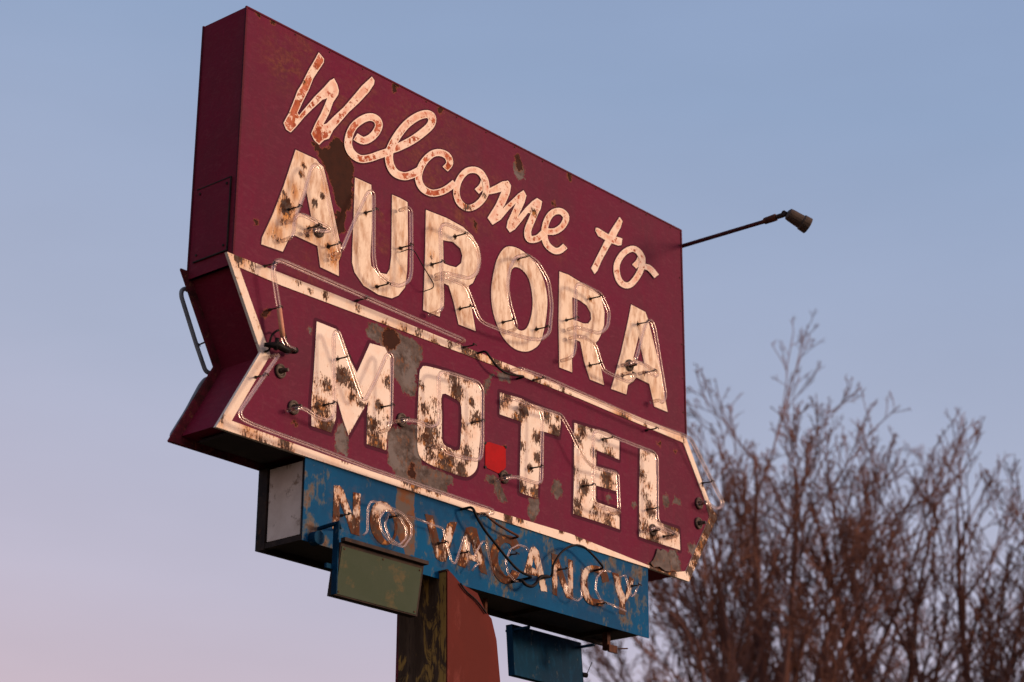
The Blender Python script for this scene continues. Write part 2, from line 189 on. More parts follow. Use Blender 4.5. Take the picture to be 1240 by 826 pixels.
(3.4359, -0.595), (3.4548, -0.5794), (3.4718, -0.5631), (3.4873, -0.5463), (3.5019, -0.5296), (3.5165, -0.5118), (3.5312, -0.4923), (3.5452, -0.4721),
(3.5577, -0.4519), (3.5679, -0.4323), (3.5755, -0.4134), (3.5809, -0.395), (3.5842, -0.3775), (3.5854, -0.3611), (3.5841, -0.3458), (3.5783, -0.332),
(3.5687, -0.3211), (3.5585, -0.313), (3.5501, -0.3072), (3.5449, -0.3032)], [(3.4439, -0.4323), (3.4523, -0.4243), (3.4639, -0.4135), (3.476,
-0.4019), (3.4862, -0.3912), (3.4928, -0.3825), (3.498, -0.3735), (3.503, -0.3637), (3.5058, -0.3558), (3.5063, -0.3509), (3.5052, -0.3484), (3.4996,
-0.3448), (3.4884, -0.3405), (3.4747, -0.3377), (3.4616, -0.3372), (3.4521, -0.3387), (3.4413, -0.3431), (3.425, -0.3519), (3.4067, -0.3639), (3.3886,
-0.3777), (3.3726, -0.3917), (3.3578, -0.407), (3.343, -0.4249), (3.3295, -0.4436), (3.3186, -0.4619), (3.3111, -0.4779), (3.3071, -0.4925), (3.3057,
-0.5075), (3.3066, -0.5224), (3.3094, -0.5362), (3.3132, -0.5481), (3.3183, -0.558), (3.325, -0.5666), (3.3328, -0.5736), (3.3412, -0.5787), (3.3493,
-0.5816), (3.3578, -0.5828), (3.3677, -0.5826), (3.3778, -0.5811), (3.387, -0.5785), (3.3943, -0.5754), (3.4021, -0.5703), (3.4128, -0.5614), (3.4251,
-0.5494), (3.438, -0.5354), (3.4508, -0.5207), (3.4635, -0.505), (3.4763, -0.488), (3.4884, -0.4705), (3.4988, -0.4535), (3.5068, -0.4382), (3.5126,
-0.4237), (3.5169, -0.4091), (3.5195, -0.3952), (3.5203, -0.3828), (3.5197, -0.3734), (3.5167, -0.3665), (3.5108, -0.36), (3.5031, -0.3538), (3.495,
-0.3483), (3.4891, -0.3437)]), ('rib', [(3.5268, -0.4371), (3.5398, -0.4344), (3.5572, -0.4304), (3.5755, -0.4267), (3.5922, -0.4244), (3.6047,
-0.4245), (3.6177, -0.4279), (3.6337, -0.4349), (3.6497, -0.4435), (3.6639, -0.4517), (3.6743, -0.4574)], [(3.5381, -0.3939), (3.5499, -0.3915),
(3.5679, -0.3873), (3.5906, -0.3826), (3.6156, -0.3794), (3.6404, -0.3797), (3.6623, -0.3851), (3.6821, -0.3936), (3.6998, -0.403), (3.7143, -0.4114),
(3.7243, -0.4168)])])]
AUR = [('block A', [('poly', [(0.4097, -0.7206), (0.5671, -0.7204), (0.5911, -0.737), (0.6237, -0.7455), (0.6604, -0.8339), (0.7205, -1.0048), (0.7805,
-1.1752), (0.7892, -1.2223), (0.7696, -1.2734), (0.7762, -1.3574), (0.6318, -1.3502), (0.6042, -1.2332), (0.4162, -1.2266), (0.3821, -1.277), (0.3496,
-1.3507), (0.1928, -1.3588), (0.1963, -1.3192), (0.265, -1.1605), (0.3332, -0.9699)], [[(0.502, -0.9302), (0.5507, -1.0828), (0.5017, -1.0846),
(0.4456, -1.0889)]])]), ('block U', [('poly', [(0.8738, -0.7221), (1.0049, -0.7219), (1.0106, -0.7613), (1.0211, -0.9534), (1.0161, -1.1586), (1.0251,
-1.2163), (1.0795, -1.2394), (1.153, -1.2282), (1.1759, -1.1884), (1.1863, -1.1034), (1.1816, -0.8991), (1.178, -0.7234), (1.2442, -0.7212), (1.307,
-0.7256), (1.3187, -0.9569), (1.3172, -1.1639), (1.3039, -1.2602), (1.2515, -1.3272), (1.1984, -1.3608), (1.0913, -1.3716), (0.9713, -1.3538),
(0.8967, -1.2974), (0.8747, -1.2445), (0.8733, -1.1548), (0.8747, -0.9521)], [])]), ('block R', [('poly', [(1.4646, -0.7208), (1.641, -0.7116),
(1.7874, -0.721), (1.8768, -0.7504), (1.9376, -0.8166), (1.9505, -0.877), (1.9324, -0.9578), (1.8822, -1.0536), (1.8459, -1.0808), (1.8701, -1.1999),
(1.9138, -1.3494), (1.7639, -1.3519), (1.7179, -1.2253), (1.6727, -1.1349), (1.6296, -1.1327), (1.633, -1.272), (1.6054, -1.3062), (1.5995, -1.3523),
(1.459, -1.3535), (1.4621, -1.2212), (1.4659, -1.0127)], [[(1.6158, -0.8637), (1.7022, -0.8458), (1.7683, -0.8666), (1.7882, -0.9081), (1.7776,
-0.9594), (1.7347, -0.9996), (1.6769, -1.0076), (1.6237, -1.0088)]])]), ('block O', [('poly', [(2.2097, -0.7089), (2.2371, -0.7005), (2.2681,
-0.6954), (2.3027, -0.6949), (2.3433, -0.6991), (2.3875, -0.7079), (2.4285, -0.7226), (2.4643, -0.744), (2.4967, -0.7713), (2.5238, -0.8029), (2.5452,
-0.8396), (2.5613, -0.8805), (2.5716, -0.9206), (2.575, -0.9584), (2.5726, -0.9954), (2.5684, -1.0316), (2.5635, -1.0668), (2.5566, -1.1012), (2.5477,
-1.1362), (2.5365, -1.1741), (2.5233, -1.2125), (2.5083, -1.2453), (2.4923, -1.2692), (2.4747, -1.2874), (2.4536, -1.3042), (2.4283, -1.3218),
(2.3996, -1.3379), (2.3684, -1.35), (2.3339, -1.3576), (2.297, -1.3613), (2.2611, -1.3594), (2.226, -1.3507), (2.1919, -1.3366), (2.162, -1.319),
(2.1381, -1.2977), (2.1183, -1.2729), (2.101, -1.2468), (2.0855, -1.2204), (2.0725, -1.1926), (2.0624, -1.1628), (2.0551, -1.1299), (2.0505, -1.095),
(2.049, -1.0602), (2.0509, -1.0271), (2.0557, -0.9943), (2.0628, -0.9594), (2.0717, -0.9201), (2.0829, -0.8787), (2.0961, -0.8408), (2.1119, -0.8076),
(2.1297, -0.7779), (2.1486, -0.753), (2.1671, -0.7339), (2.1866, -0.7197)], [[(2.2647, -0.828), (2.2859, -0.8219), (2.3107, -0.8207), (2.3347,
-0.8243), (2.3573, -0.8327), (2.3791, -0.8461), (2.3975, -0.8648), (2.4114, -0.8905), (2.4218, -0.9216), (2.4292, -0.9536), (2.4335, -0.9854),
(2.4347, -1.0182), (2.4326, -1.0508), (2.4265, -1.0838), (2.4171, -1.1166), (2.4063, -1.1455), (2.3952, -1.1694), (2.3828, -1.1894), (2.3677,
-1.2054), (2.3486, -1.2182), (2.3269, -1.227), (2.3061, -1.2289), (2.287, -1.223), (2.2687, -1.2104), (2.2521, -1.1913), (2.2367, -1.1649), (2.223,
-1.1321), (2.2131, -1.0957), (2.2083, -1.0541), (2.2074, -1.0088), (2.2089, -0.9675), (2.2124, -0.9324), (2.2183, -0.9012), (2.2265, -0.8751),
(2.2366, -0.8544), (2.2489, -0.8388)]])]), ('block R', [('poly', [(2.6929, -0.7214), (2.7828, -0.7153), (2.9315, -0.7307), (3.0488, -0.7395), (3.1159,
-0.7758), (3.1452, -0.8579), (3.1386, -0.9504), (3.1036, -1.0283), (3.0778, -1.0695), (3.0524, -1.0936), (3.1083, -1.2726), (3.1322, -1.3569),
(2.9908, -1.358), (2.9343, -1.2549), (2.8977, -1.1327), (2.8453, -1.1313), (2.8281, -1.2409), (2.8117, -1.2675), (2.8143, -1.3596), (2.6904, -1.3614),
(2.6835, -1.0631)], [[(2.818, -0.8559), (2.8971, -0.8541), (2.9634, -0.8676), (3.0047, -0.9058), (3.0091, -0.9495), (2.9787, -0.9866), (2.9287,
-1.0014), (2.871, -1.0018), (2.8218, -1.0053)]])]), ('block A', [('poly', [(3.4275, -0.7208), (3.5776, -0.7276), (3.6032, -0.7665), (3.6698, -0.9327),
(3.7363, -1.0986), (3.7673, -1.2508), (3.7994, -1.3622), (3.6569, -1.3621), (3.6081, -1.2197), (3.4681, -1.2126), (3.4359, -1.2496), (3.3797,
-1.2874), (3.361, -1.3574), (3.2043, -1.3629), (3.2344, -1.2935), (3.3154, -1.08), (3.3895, -0.8533)], [[(3.5037, -0.9116), (3.5261, -0.997), (3.5586,
-1.0965), (3.471, -1.0926), (3.4397, -1.0901)]])])]
MOT = [('block M', [('poly', [(0.6173, -1.6752), (0.766, -1.6766), (0.7927, -1.7027), (0.8747, -1.8146), (0.9357, -1.8844), (1.0311, -1.6823), (1.1496,
-1.6728), (1.1705, -1.6965), (1.1909, -1.7055), (1.2131, -2.1292), (1.1881, -2.1645), (1.1815, -2.2696), (1.0296, -2.272), (1.0259, -2.091), (1.0321,
-2.0221), (0.9655, -2.1258), (0.8885, -2.2563), (0.8406, -2.1771), (0.7915, -2.0718), (0.7852, -2.2008), (0.7575, -2.2734), (0.6095, -2.2738),
(0.6026, -2.1454), (0.6114, -1.9646)], [])]), ('block O', [('poly', [(1.4827, -1.6911), (1.5203, -1.6854), (1.5701, -1.6804), (1.6218, -1.6765),
(1.674, -1.674), (1.7281, -1.6725), (1.7778, -1.672), (1.8214, -1.6722), (1.8604, -1.6733), (1.8932, -1.6762), (1.9186, -1.6803), (1.9375, -1.6862),
(1.9518, -1.6962), (1.9609, -1.7074), (1.9652, -1.7228), (1.9673, -1.7536), (1.9679, -1.8091), (1.9663, -1.8797), (1.9631, -1.9482), (1.9577,
-2.0121), (1.9506, -2.0739), (1.9443, -2.1242), (1.9408, -2.1569), (1.938, -2.1783), (1.9311, -2.1973), (1.9179, -2.2172), (1.9007, -2.2346), (1.882,
-2.2488), (1.8648, -2.2593), (1.846, -2.2667), (1.8186, -2.2717), (1.7779, -2.2738), (1.7288, -2.2736), (1.6784, -2.2724), (1.6255, -2.271), (1.5714,
-2.2687), (1.5266, -2.2647), (1.4961, -2.2595), (1.4746, -2.2526), (1.4579, -2.2425), (1.4453, -2.2312), (1.4375, -2.2166), (1.4319, -2.1906),
(1.4285, -2.1463), (1.4274, -2.0906), (1.4272, -2.0355), (1.4277, -1.9851), (1.4292, -1.9355), (1.4308, -1.8867), (1.432, -1.8353), (1.4334, -1.7849),
(1.4361, -1.7461), (1.4404, -1.7261), (1.446, -1.718), (1.453, -1.7114), (1.4579, -1.7033), (1.4643, -1.6969)], [[(1.6283, -1.8219), (1.6543,
-1.8117), (1.6912, -1.815), (1.7241, -1.8204), (1.7486, -1.8224), (1.7691, -1.8264), (1.7841, -1.8378), (1.7917, -1.8592), (1.7937, -1.8879), (1.7944,
-1.9208), (1.7949, -1.9605), (1.794, -2.0044), (1.7926, -2.0416), (1.7918, -2.0677), (1.7905, -2.0872), (1.7868, -2.1029), (1.7803, -2.1154), (1.7713,
-2.124), (1.7591, -2.1296), (1.7422, -2.1315), (1.7222, -2.1304), (1.7029, -2.1285), (1.685, -2.1277), (1.6679, -2.126), (1.6539, -2.1209), (1.6439,
-2.1139), (1.6369, -2.1034), (1.632, -2.0819), (1.6294, -2.0427), (1.6288, -1.9924), (1.6285, -1.9438), (1.6247, -1.8975), (1.6212, -1.853)]])]),
('block T', [('poly', [(2.1314, -1.6767), (2.3241, -1.6637), (2.5554, -1.6763), (2.6971, -1.6766), (2.6936, -1.7519), (2.6807, -1.8134), (2.5399,
-1.8174), (2.4965, -1.8231), (2.5013, -1.9679), (2.4787, -2.2535), (2.3126, -2.2517), (2.3186, -2.0126), (2.325, -1.8095), (2.13, -1.8134)], [])]),
('block E', [('poly', [(2.8279, -1.6877), (3.0197, -1.6775), (3.1522, -1.6678), (3.2774, -1.6909), (3.2715, -1.8177), (3.0426, -1.8087), (3.0362,
-1.9175), (3.2479, -1.91), (3.2372, -2.0309), (3.0346, -2.0404), (3.0331, -2.1466), (3.2683, -2.1469), (3.2658, -2.2708), (3.0769, -2.2685), (2.8123,
-2.2713), (2.822, -2.0478)], [])]), ('block L', [('poly', [(3.4906, -1.6907), (3.6471, -1.6878), (3.6561, -1.8518), (3.6509, -2.1379), (3.8916,
-2.1348), (3.8971, -2.2729), (3.5607, -2.2762), (3.467, -2.2746), (3.4739, -2.0036)], [])])]
VAC = [('small N', [('poly', [(0.7989, -2.5598), (0.8395, -2.5504), (0.8716, -2.5706), (0.9192, -2.652), (0.9478, -2.7008), (0.9441, -2.5632), (1.0009,
-2.5595), (1.001, -2.7948), (0.9382, -2.7945), (0.9039, -2.7288), (0.8436, -2.6368), (0.8481, -2.7319), (0.8328, -2.7989), (0.7982, -2.7973), (0.7989,
-2.6607)], [])]), ('small O', [('poly', [(1.2936, -2.6824), (1.2929, -2.7006), (1.2898, -2.7187), (1.2845, -2.7357), (1.2769, -2.7515), (1.2671,
-2.7661), (1.2557, -2.7786), (1.2426, -2.7888), (1.228, -2.797), (1.2129, -2.8025), (1.197, -2.8052), (1.1806, -2.8054), (1.1647, -2.8029), (1.1492,
-2.7977), (1.1342, -2.7899), (1.1206, -2.78), (1.1084, -2.7679), (1.0977, -2.7537), (1.0891, -2.7383), (1.0826, -2.7216), (1.0783, -2.7038), (1.0763,
-2.6859), (1.0768, -2.668), (1.0797, -2.65), (1.0848, -2.633), (1.0922, -2.6173), (1.1018, -2.6026), (1.113, -2.59), (1.1258, -2.5796), (1.1403,
-2.5712), (1.1554, -2.5654), (1.1713, -2.5624), (1.1878, -2.562), (1.2039, -2.5643), (1.2196, -2.5694), (1.2349, -2.5771), (1.2487, -2.587), (1.2611,
-2.5992), (1.272, -2.6136), (1.2808, -2.6292), (1.2873, -2.6461), (1.2916, -2.6643)], [[(1.2717, -2.6926), (1.2714, -2.7052), (1.2699, -2.7178),
(1.2673, -2.7297), (1.2634, -2.7406), (1.2583, -2.7508), (1.2525, -2.7595), (1.2457, -2.7666), (1.2381, -2.7723), (1.2301, -2.7761), (1.2218, -2.778),
(1.2132, -2.7781), (1.2048, -2.7764), (1.1966, -2.7727), (1.1886, -2.7672), (1.1814, -2.7603), (1.1749, -2.7518), (1.1692, -2.7418), (1.1645, -2.731),
(1.161, -2.7194), (1.1586, -2.7069), (1.1575, -2.6943), (1.1577, -2.6818), (1.1591, -2.6692), (1.1617, -2.6574), (1.1655, -2.6464), (1.1705, -2.6362),
(1.1763, -2.6275), (1.183, -2.6202), (1.1906, -2.6145), (1.1985, -2.6105), (1.2069, -2.6085), (1.2155, -2.6083), (1.224, -2.61), (1.2323, -2.6136),
(1.2403, -2.6191), (1.2476, -2.6261), (1.2541, -2.6346), (1.2599, -2.6447), (1.2646, -2.6556), (1.2681, -2.6673), (1.2705, -2.6799)]])]), ('small V',
[('poly', [(1.5106, -2.5596), (1.5783, -2.5542), (1.6046, -2.6232), (1.641, -2.7109), (1.6994, -2.5738), (1.7267, -2.5582), (1.7794, -2.5486),
(1.7425, -2.6416), (1.7106, -2.7537), (1.691, -2.7958), (1.6502, -2.806), (1.6091, -2.7936), (1.5659, -2.6982)], [])]), ('small A', [('poly',
[(1.8553, -2.5642), (1.9016, -2.5473), (1.9442, -2.5498), (1.9694, -2.6128), (2.011, -2.721), (2.0407, -2.8023), (1.9837, -2.7992), (1.9546, -2.747),
(1.8911, -2.7455), (1.8501, -2.8018), (1.7847, -2.7959), (1.8135, -2.7133), (1.8328, -2.6321)], [[(1.896, -2.6284), (1.8834, -2.7085), (1.9329,
-2.7176)]])]), ('small C', [('rib', [(2.3318, -2.5804), (2.3266, -2.5745), (2.3191, -2.565), (2.3088, -2.5537), (2.2952, -2.5424), (2.2771, -2.5339),
(2.2563, -2.5301), (2.2347, -2.5291), (2.2115, -2.5308), (2.1868, -2.5358), (2.1621, -2.545), (2.1402, -2.5578), (2.1211, -2.5725), (2.1042, -2.589),
(2.0896, -2.6066), (2.0781, -2.6252), (2.07, -2.6446), (2.0647, -2.6647), (2.0618, -2.685), (2.0611, -2.7045), (2.0626, -2.7226), (2.067, -2.7392),
(2.0739, -2.7547), (2.0828, -2.7688), (2.0932, -2.7813), (2.1046, -2.7923), (2.1175, -2.8024), (2.1324, -2.8115), (2.1493, -2.8192), (2.1685,
-2.8247), (2.1926, -2.8264), (2.2198, -2.8209), (2.2425, -2.8111), (2.2608, -2.8003), (2.2757, -2.7899), (2.2887, -2.7801), (2.3007, -2.7688),
(2.3098, -2.7572), (2.3156, -2.7474), (2.3192, -2.7405), (2.3216, -2.7364)], [(2.2684, -2.6147), (2.2627, -2.6081), (2.2554, -2.599), (2.2474,
-2.5901), (2.2397, -2.5834), (2.2339, -2.5806), (2.2265, -2.5794), (2.2154, -2.5789), (2.2039, -2.5797), (2.1942, -2.5815), (2.1877, -2.5838),
(2.1801, -2.5884), (2.1697, -2.5964), (2.1591, -2.6067), (2.1496, -2.6181), (2.1425, -2.6294), (2.1371, -2.6422), (2.133, -2.6577), (2.1306, -2.6742),
(2.13, -2.6901), (2.1312, -2.7039), (2.1343, -2.7158), (2.1394, -2.7272), (2.1462, -2.7379), (2.1542, -2.7475), (2.1628, -2.7559), (2.1724, -2.7632),
(2.1831, -2.7698), (2.1939, -2.7747), (2.2026, -2.7773), (2.2056, -2.7779), (2.2059, -2.7776), (2.2119, -2.7748), (2.2217, -2.7688), (2.2323,
-2.7614), (2.2403, -2.7554), (2.2442, -2.7518), (2.2474, -2.7475), (2.2506, -2.7418), (2.2539, -2.7355), (2.2569, -2.7302)])]), ('small A', [('poly',
[(2.4266, -2.5612), (2.4566, -2.5499), (2.4944, -2.5672), (2.5324, -2.6747), (2.5778, -2.8006), (2.5173, -2.8052), (2.4871, -2.7237), (2.4196,
-2.7271), (2.3898, -2.7281), (2.3601, -2.7241), (2.3821, -2.6751), (2.4042, -2.6009)], [[(2.4493, -2.6166), (2.4314, -2.68), (2.475, -2.6862)]])]),
('small N', [('poly', [(2.6163, -2.5571), (2.6702, -2.5561), (2.7239, -2.6566), (2.7699, -2.7385), (2.7711, -2.5608), (2.8149, -2.5621), (2.8131,
-2.8008), (2.754, -2.8019), (2.7004, -2.7218), (2.6698, -2.6674), (2.6647, -2.8089), (2.6235, -2.8018)], [])]), ('small C', [('rib', [(3.1647,
-2.6211), (3.162, -2.6139), (3.1584, -2.6025), (3.1529, -2.5887), (3.1441, -2.5745), (3.1298, -2.5625), (3.1107, -2.5549), (3.0895, -2.5502), (3.0664,
-2.5475), (3.0425, -2.5472), (3.0187, -2.5495), (2.9956, -2.5545), (2.9722, -2.5619), (2.9486, -2.5724), (2.9262, -2.5867), (2.9084, -2.6046),
(2.8971, -2.6243), (2.8902, -2.6451), (2.8863, -2.6668), (2.8855, -2.6882), (2.8877, -2.708), (2.8928, -2.727), (2.9006, -2.7466), (2.9118, -2.7655),
(2.9273, -2.7823), (2.95, -2.7955), (2.9818, -2.8012), (3.0172, -2.8004), (3.051, -2.7968), (3.0791, -2.7929), (3.0976, -2.7908)], [(3.1012, -2.643),
(3.0982, -2.635), (3.0948, -2.624), (3.0904, -2.6129), (3.0851, -2.6039), (3.0794, -2.599), (3.0705, -2.5957), (3.0568, -2.5926), (3.0412, -2.5907),
(3.0261, -2.5905), (3.0136, -2.5917), (3.0015, -2.5943), (2.9886, -2.5983), (2.9775, -2.6031), (2.9693, -2.6082), (2.9635, -2.6139), (2.9578,
-2.6241), (2.9527, -2.6394), (2.9496, -2.657), (2.9488, -2.6747), (2.9506, -2.6908), (2.9549, -2.7067), (2.9615, -2.7234), (2.9704, -2.7385), (2.981,
-2.7501), (2.9911, -2.7565), (3.0054, -2.7588), (3.0294, -2.758), (3.0581, -2.7548), (3.0857, -2.7509), (3.1056, -2.7486)])]), ('small Y', [('poly',
[(3.1944, -2.5577), (3.2601, -2.555), (3.2912, -2.648), (3.3234, -2.6834), (3.3679, -2.5494), (3.4177, -2.5606), (3.365, -2.6755), (3.3225, -2.7251),
(3.3208, -2.8031), (3.26, -2.804), (3.2649, -2.7256), (3.2334, -2.6591)], [])])]
BO = [(-0.049, -1.4836), (0.7182, -1.4783), (3.9813, -1.4809), (4.2257, -1.8657), (4.3139, -1.9648), (3.9821, -2.4637), (3.5555, -2.4591), (2.7874,
-2.4618), (-0.0567, -2.4502), (0.2225, -1.9641)]
BI = [(0.0393, -1.5415), (0.3493, -1.5503), (0.9792, -1.54), (1.8036, -1.5265), (2.8746, -1.5171), (3.9555, -1.5358), (4.1879, -1.8856), (4.2298, -1.9777),
(3.9489, -2.4018), (3.745, -2.4533), (2.7878, -2.4037), (1.8216, -2.4204), (1.0678, -2.4176), (0.4597, -2.4035), (0.0459, -2.3911), (0.2903, -1.9611)]
GREY = [[(0.9948, -1.5994), (1.0586, -1.5509), (1.1388, -1.562), (1.2458, -1.5505), (1.3684, -1.5548), (1.4518, -1.5811), (1.4611, -1.659), (1.4151,
-1.7319), (1.4064, -1.8932), (1.3526, -1.9076), (1.3048, -1.8909), (1.2694, -1.8414), (1.2286, -1.8231), (1.2244, -1.7059), (1.1429, -1.6698), (1.01,
-1.6491)], [(0.5553, -1.7243), (0.586, -1.72), (0.5939, -1.7511), (0.5634, -1.7601)], [(0.8113, -2.2222), (0.8415, -2.1957), (0.8886, -2.259),
(0.8875, -2.3719), (0.7933, -2.367), (0.7954, -2.2825)], [(1.1881, -2.1645), (1.2657, -2.1158), (1.4383, -2.0424), (1.4424, -2.1782), (1.4874,
-2.3226), (1.5426, -2.3483), (1.6942, -2.3518), (1.6816, -2.4035), (1.4774, -2.4407), (1.2758, -2.4015), (1.2075, -2.332)], [(2.0323, -2.2133),
(2.105, -2.2011), (2.1494, -2.236), (2.172, -2.281), (2.2018, -2.3244), (2.1653, -2.3427), (2.1064, -2.3161), (2.0912, -2.2596), (2.0183, -2.2466)],
[(1.9949, -1.6433), (2.097, -1.5425), (2.0535, -1.6169), (2.0107, -1.7214), (1.9888, -1.7273)], [(2.0971, -1.5477), (2.2321, -1.5365), (2.2175,
-1.5877), (2.1275, -1.5966)], [(2.6172, -2.1374), (2.6484, -2.0834), (2.7031, -2.1174), (2.7106, -2.178), (2.6636, -2.2146), (2.6171, -2.1891)],
[(2.4029, -2.2687), (2.494, -2.2633), (2.4971, -2.3289), (2.4638, -2.3871), (2.4033, -2.375)], [(3.7225, -1.9688), (3.763, -1.9154), (3.7967, -1.963),
(3.7862, -2.0094), (3.7417, -2.0249)], [(3.8316, -1.9772), (3.8603, -1.9208), (3.9131, -1.9421), (3.921, -1.9681)], [(3.1369, -2.0912), (3.1703,
-2.0676), (3.1946, -2.0941), (3.1611, -2.123)], [(3.4043, -2.0681), (3.4386, -2.0549), (3.4462, -2.091), (3.4119, -2.1041)], [(3.9829, -2.2199),
(4.0559, -2.1935), (4.0905, -2.2305), (4.0345, -2.2751), (3.9901, -2.2623)], [(3.7128, -2.3737), (3.7673, -2.3085), (3.8561, -2.2792), (3.8978,
-2.3468), (3.8954, -2.4125), (3.9387, -2.4364), (3.7796, -2.4571), (3.5723, -2.4664), (3.5564, -2.427)], [(2.403, -2.2788), (2.5016, -2.2462),
(2.4941, -2.3499), (2.4336, -2.4038), (2.3958, -2.3616)], [(2.2438, -0.1359), (2.2909, -0.0846), (2.3466, -0.1099), (2.355, -0.2036), (2.2918,
-0.2262), (2.2521, -0.1895)], [(1.2205, -2.3289), (1.3526, -2.3162), (1.5407, -2.2808), (1.7347, -2.2934), (1.7217, -2.3356), (1.5437, -2.3868),
(1.3551, -2.3924)], [(1.2828, -2.4141), (1.3359, -2.416), (1.4242, -2.4624), (1.4351, -2.8105), (1.3693, -2.824), (1.287, -2.7198), (1.2811, -2.552)]]
RUST = [[(0.069, 0.0043), (0.0998, 0.0072), (0.0954, -0.0206), (0.0706, -0.0208)], [(0.1813, 0.0007), (0.2186, 0.0062), (0.2079, -0.0244), (0.1829,
-0.0247)], [(1.1633, -0.0088), (1.2055, -0.0083), (1.1927, -0.046), (1.1575, -0.0437)], [(1.5578, -0.0072), (1.5946, -0.0095), (1.5809, -0.0481),
(1.5588, -0.0455)], [(2.7873, -0.0084), (2.8208, -0.0081), (2.8121, -0.0521), (2.787, -0.0494)], [(0.7103, -0.5269), (0.77, -0.5377), (0.8198,
-0.6125), (0.8551, -0.6617), (0.8566, -0.7539), (0.8595, -0.9064), (0.8096, -0.9642), (0.7564, -0.942), (0.6995, -0.8403), (0.6427, -0.7387), (0.5759,
-0.6918), (0.593, -0.6498), (0.6626, -0.6189)], [(0.5407, -0.6334), (0.5854, -0.627), (0.5867, -0.6521), (0.5615, -0.6614)], [(0.7328, -0.9906),
(0.8087, -0.9443), (0.8023, -1.0878), (0.7576, -1.1028)], [(1.1267, -1.5953), (1.1648, -1.5443), (1.2461, -1.5604), (1.2676, -1.5941), (1.2361,
-1.6579), (1.1832, -1.678), (1.1286, -1.6443)], [(2.2702, -0.0751), (2.2906, -0.0528), (2.3145, -0.0645), (2.3387, -0.1241), (2.3152, -0.1725),
(2.2835, -0.1668)], [(2.621, -0.2638), (2.6455, -0.2553), (2.6569, -0.2743), (2.6291, -0.2839)], [(3.5561, -2.4377), (3.608, -2.4165), (3.7285,
-2.4243), (3.9391, -2.4255), (3.9381, -2.4528), (3.7793, -2.468), (3.5722, -2.4717)], [(1.3604, -2.3528), (1.3918, -2.2875), (1.4197, -2.3194),
(1.4189, -2.3774), (1.368, -2.3798)], [(1.89, -0.654), (1.9199, -0.6493), (1.9129, -0.6788), (1.8934, -0.6799)], [(1.9054, -0.6813), (1.9204,
-0.6795), (1.9147, -0.6999), (1.9057, -0.6975)], [(0.1372, -1.238), (0.1586, -1.2355), (0.1595, -1.2497), (0.1406, -1.2532)], [(1.1571, -0.033),
(1.1916, -0.0138), (1.1996, -0.0433), (1.1654, -0.0677)], [(1.5683, -0.0142), (1.5871, -0.0013), (1.5834, -0.0305), (1.5732, -0.0344)], [(3.6812,
-1.6068), (3.7116, -1.5937), (3.702, -1.6185)], [(3.8534, -1.6148), (3.8842, -1.6072), (3.8709, -1.6274)], [(0.4794, -2.2887), (0.4998, -2.265),
(0.507, -2.2862), (0.4897, -2.2998)], [(0.5312, -1.5105), (0.5527, -1.4941), (0.5756, -1.5257), (0.555, -1.5369)], [(0.5808, -1.5048), (0.6055,
-1.499), (0.6095, -1.5269), (0.5859, -1.5303)], [(2.1764, -1.9964), (2.1913, -1.9978), (2.184, -2.0129), (2.1692, -2.0084)], [(0.2287, -1.7364),
(0.2626, -1.7074), (0.2813, -1.7205), (0.2535, -1.7524), (0.2246, -1.7658)]]
BROWN = [(0.301, -0.219, 0.137, 1.0), (0.453, -0.078, 0.095, 0.7), (0.73, -0.386, 0.158, 1.0), (1.033, -0.403, 0.184, 0.6), (0.519, -0.104, 0.074, 0.6),
(1.342, -0.287, 0.211, 0.8), (1.491, -0.501, 0.158, 0.9), (1.786, -0.641, 0.132, 0.9), (2.007, -0.455, 0.158, 1.0), (2.238, -0.43, 0.116, 1.0),
(2.396, -0.516, 0.105, 0.9), (1.63, -0.261, 0.158, 0.5), (1.106, -1.053, 0.053, 1.0), (1.112, -0.871, 0.047, 1.0), (1.66, 0.027, 0.237, 0.5), (2.677,
-0.563, 0.074, 1.0), (0.526, -1.415, 0.105, 0.5), (1.782, -0.452, 0.132, 0.6), (0.92, -0.154, 0.132, 0.6)]
BLUEW = [(0.606, -2.659, 0.082, 0.8), (0.633, -2.833, 0.082, 1.0), (0.697, -2.887, 0.094, 0.9), (0.594, -2.548, 0.047, 0.6), (1.343, -2.443, 0.071, 0.8),
(1.349, -2.608, 0.082, 0.9), (1.4, -2.761, 0.059, 0.6), (1.897, -2.657, 0.082, 0.8), (2.038, -2.628, 0.129, 0.5), (2.593, -2.511, 0.082, 0.7), (3.187,
-2.544, 0.118, 0.5), (3.477, -2.538, 0.082, 0.9), (3.447, -2.728, 0.082, 0.7), (2.112, -2.808, 0.106, 0.6), (2.404, -2.451, 0.094, 0.6), (1.829,
-2.816, 0.082, 0.5), (2.863, -2.862, 0.118, 0.3), (3.344, -2.85, 0.071, 0.7), (2.185, -2.866, 0.071, 0.8), (0.976, -2.941, 0.071, 0.5), (1.552,
-2.682, 0.071, 0.5), (2.109, -2.514, 0.106, 0.8), (1.686, -2.606, 0.059, 0.4)]
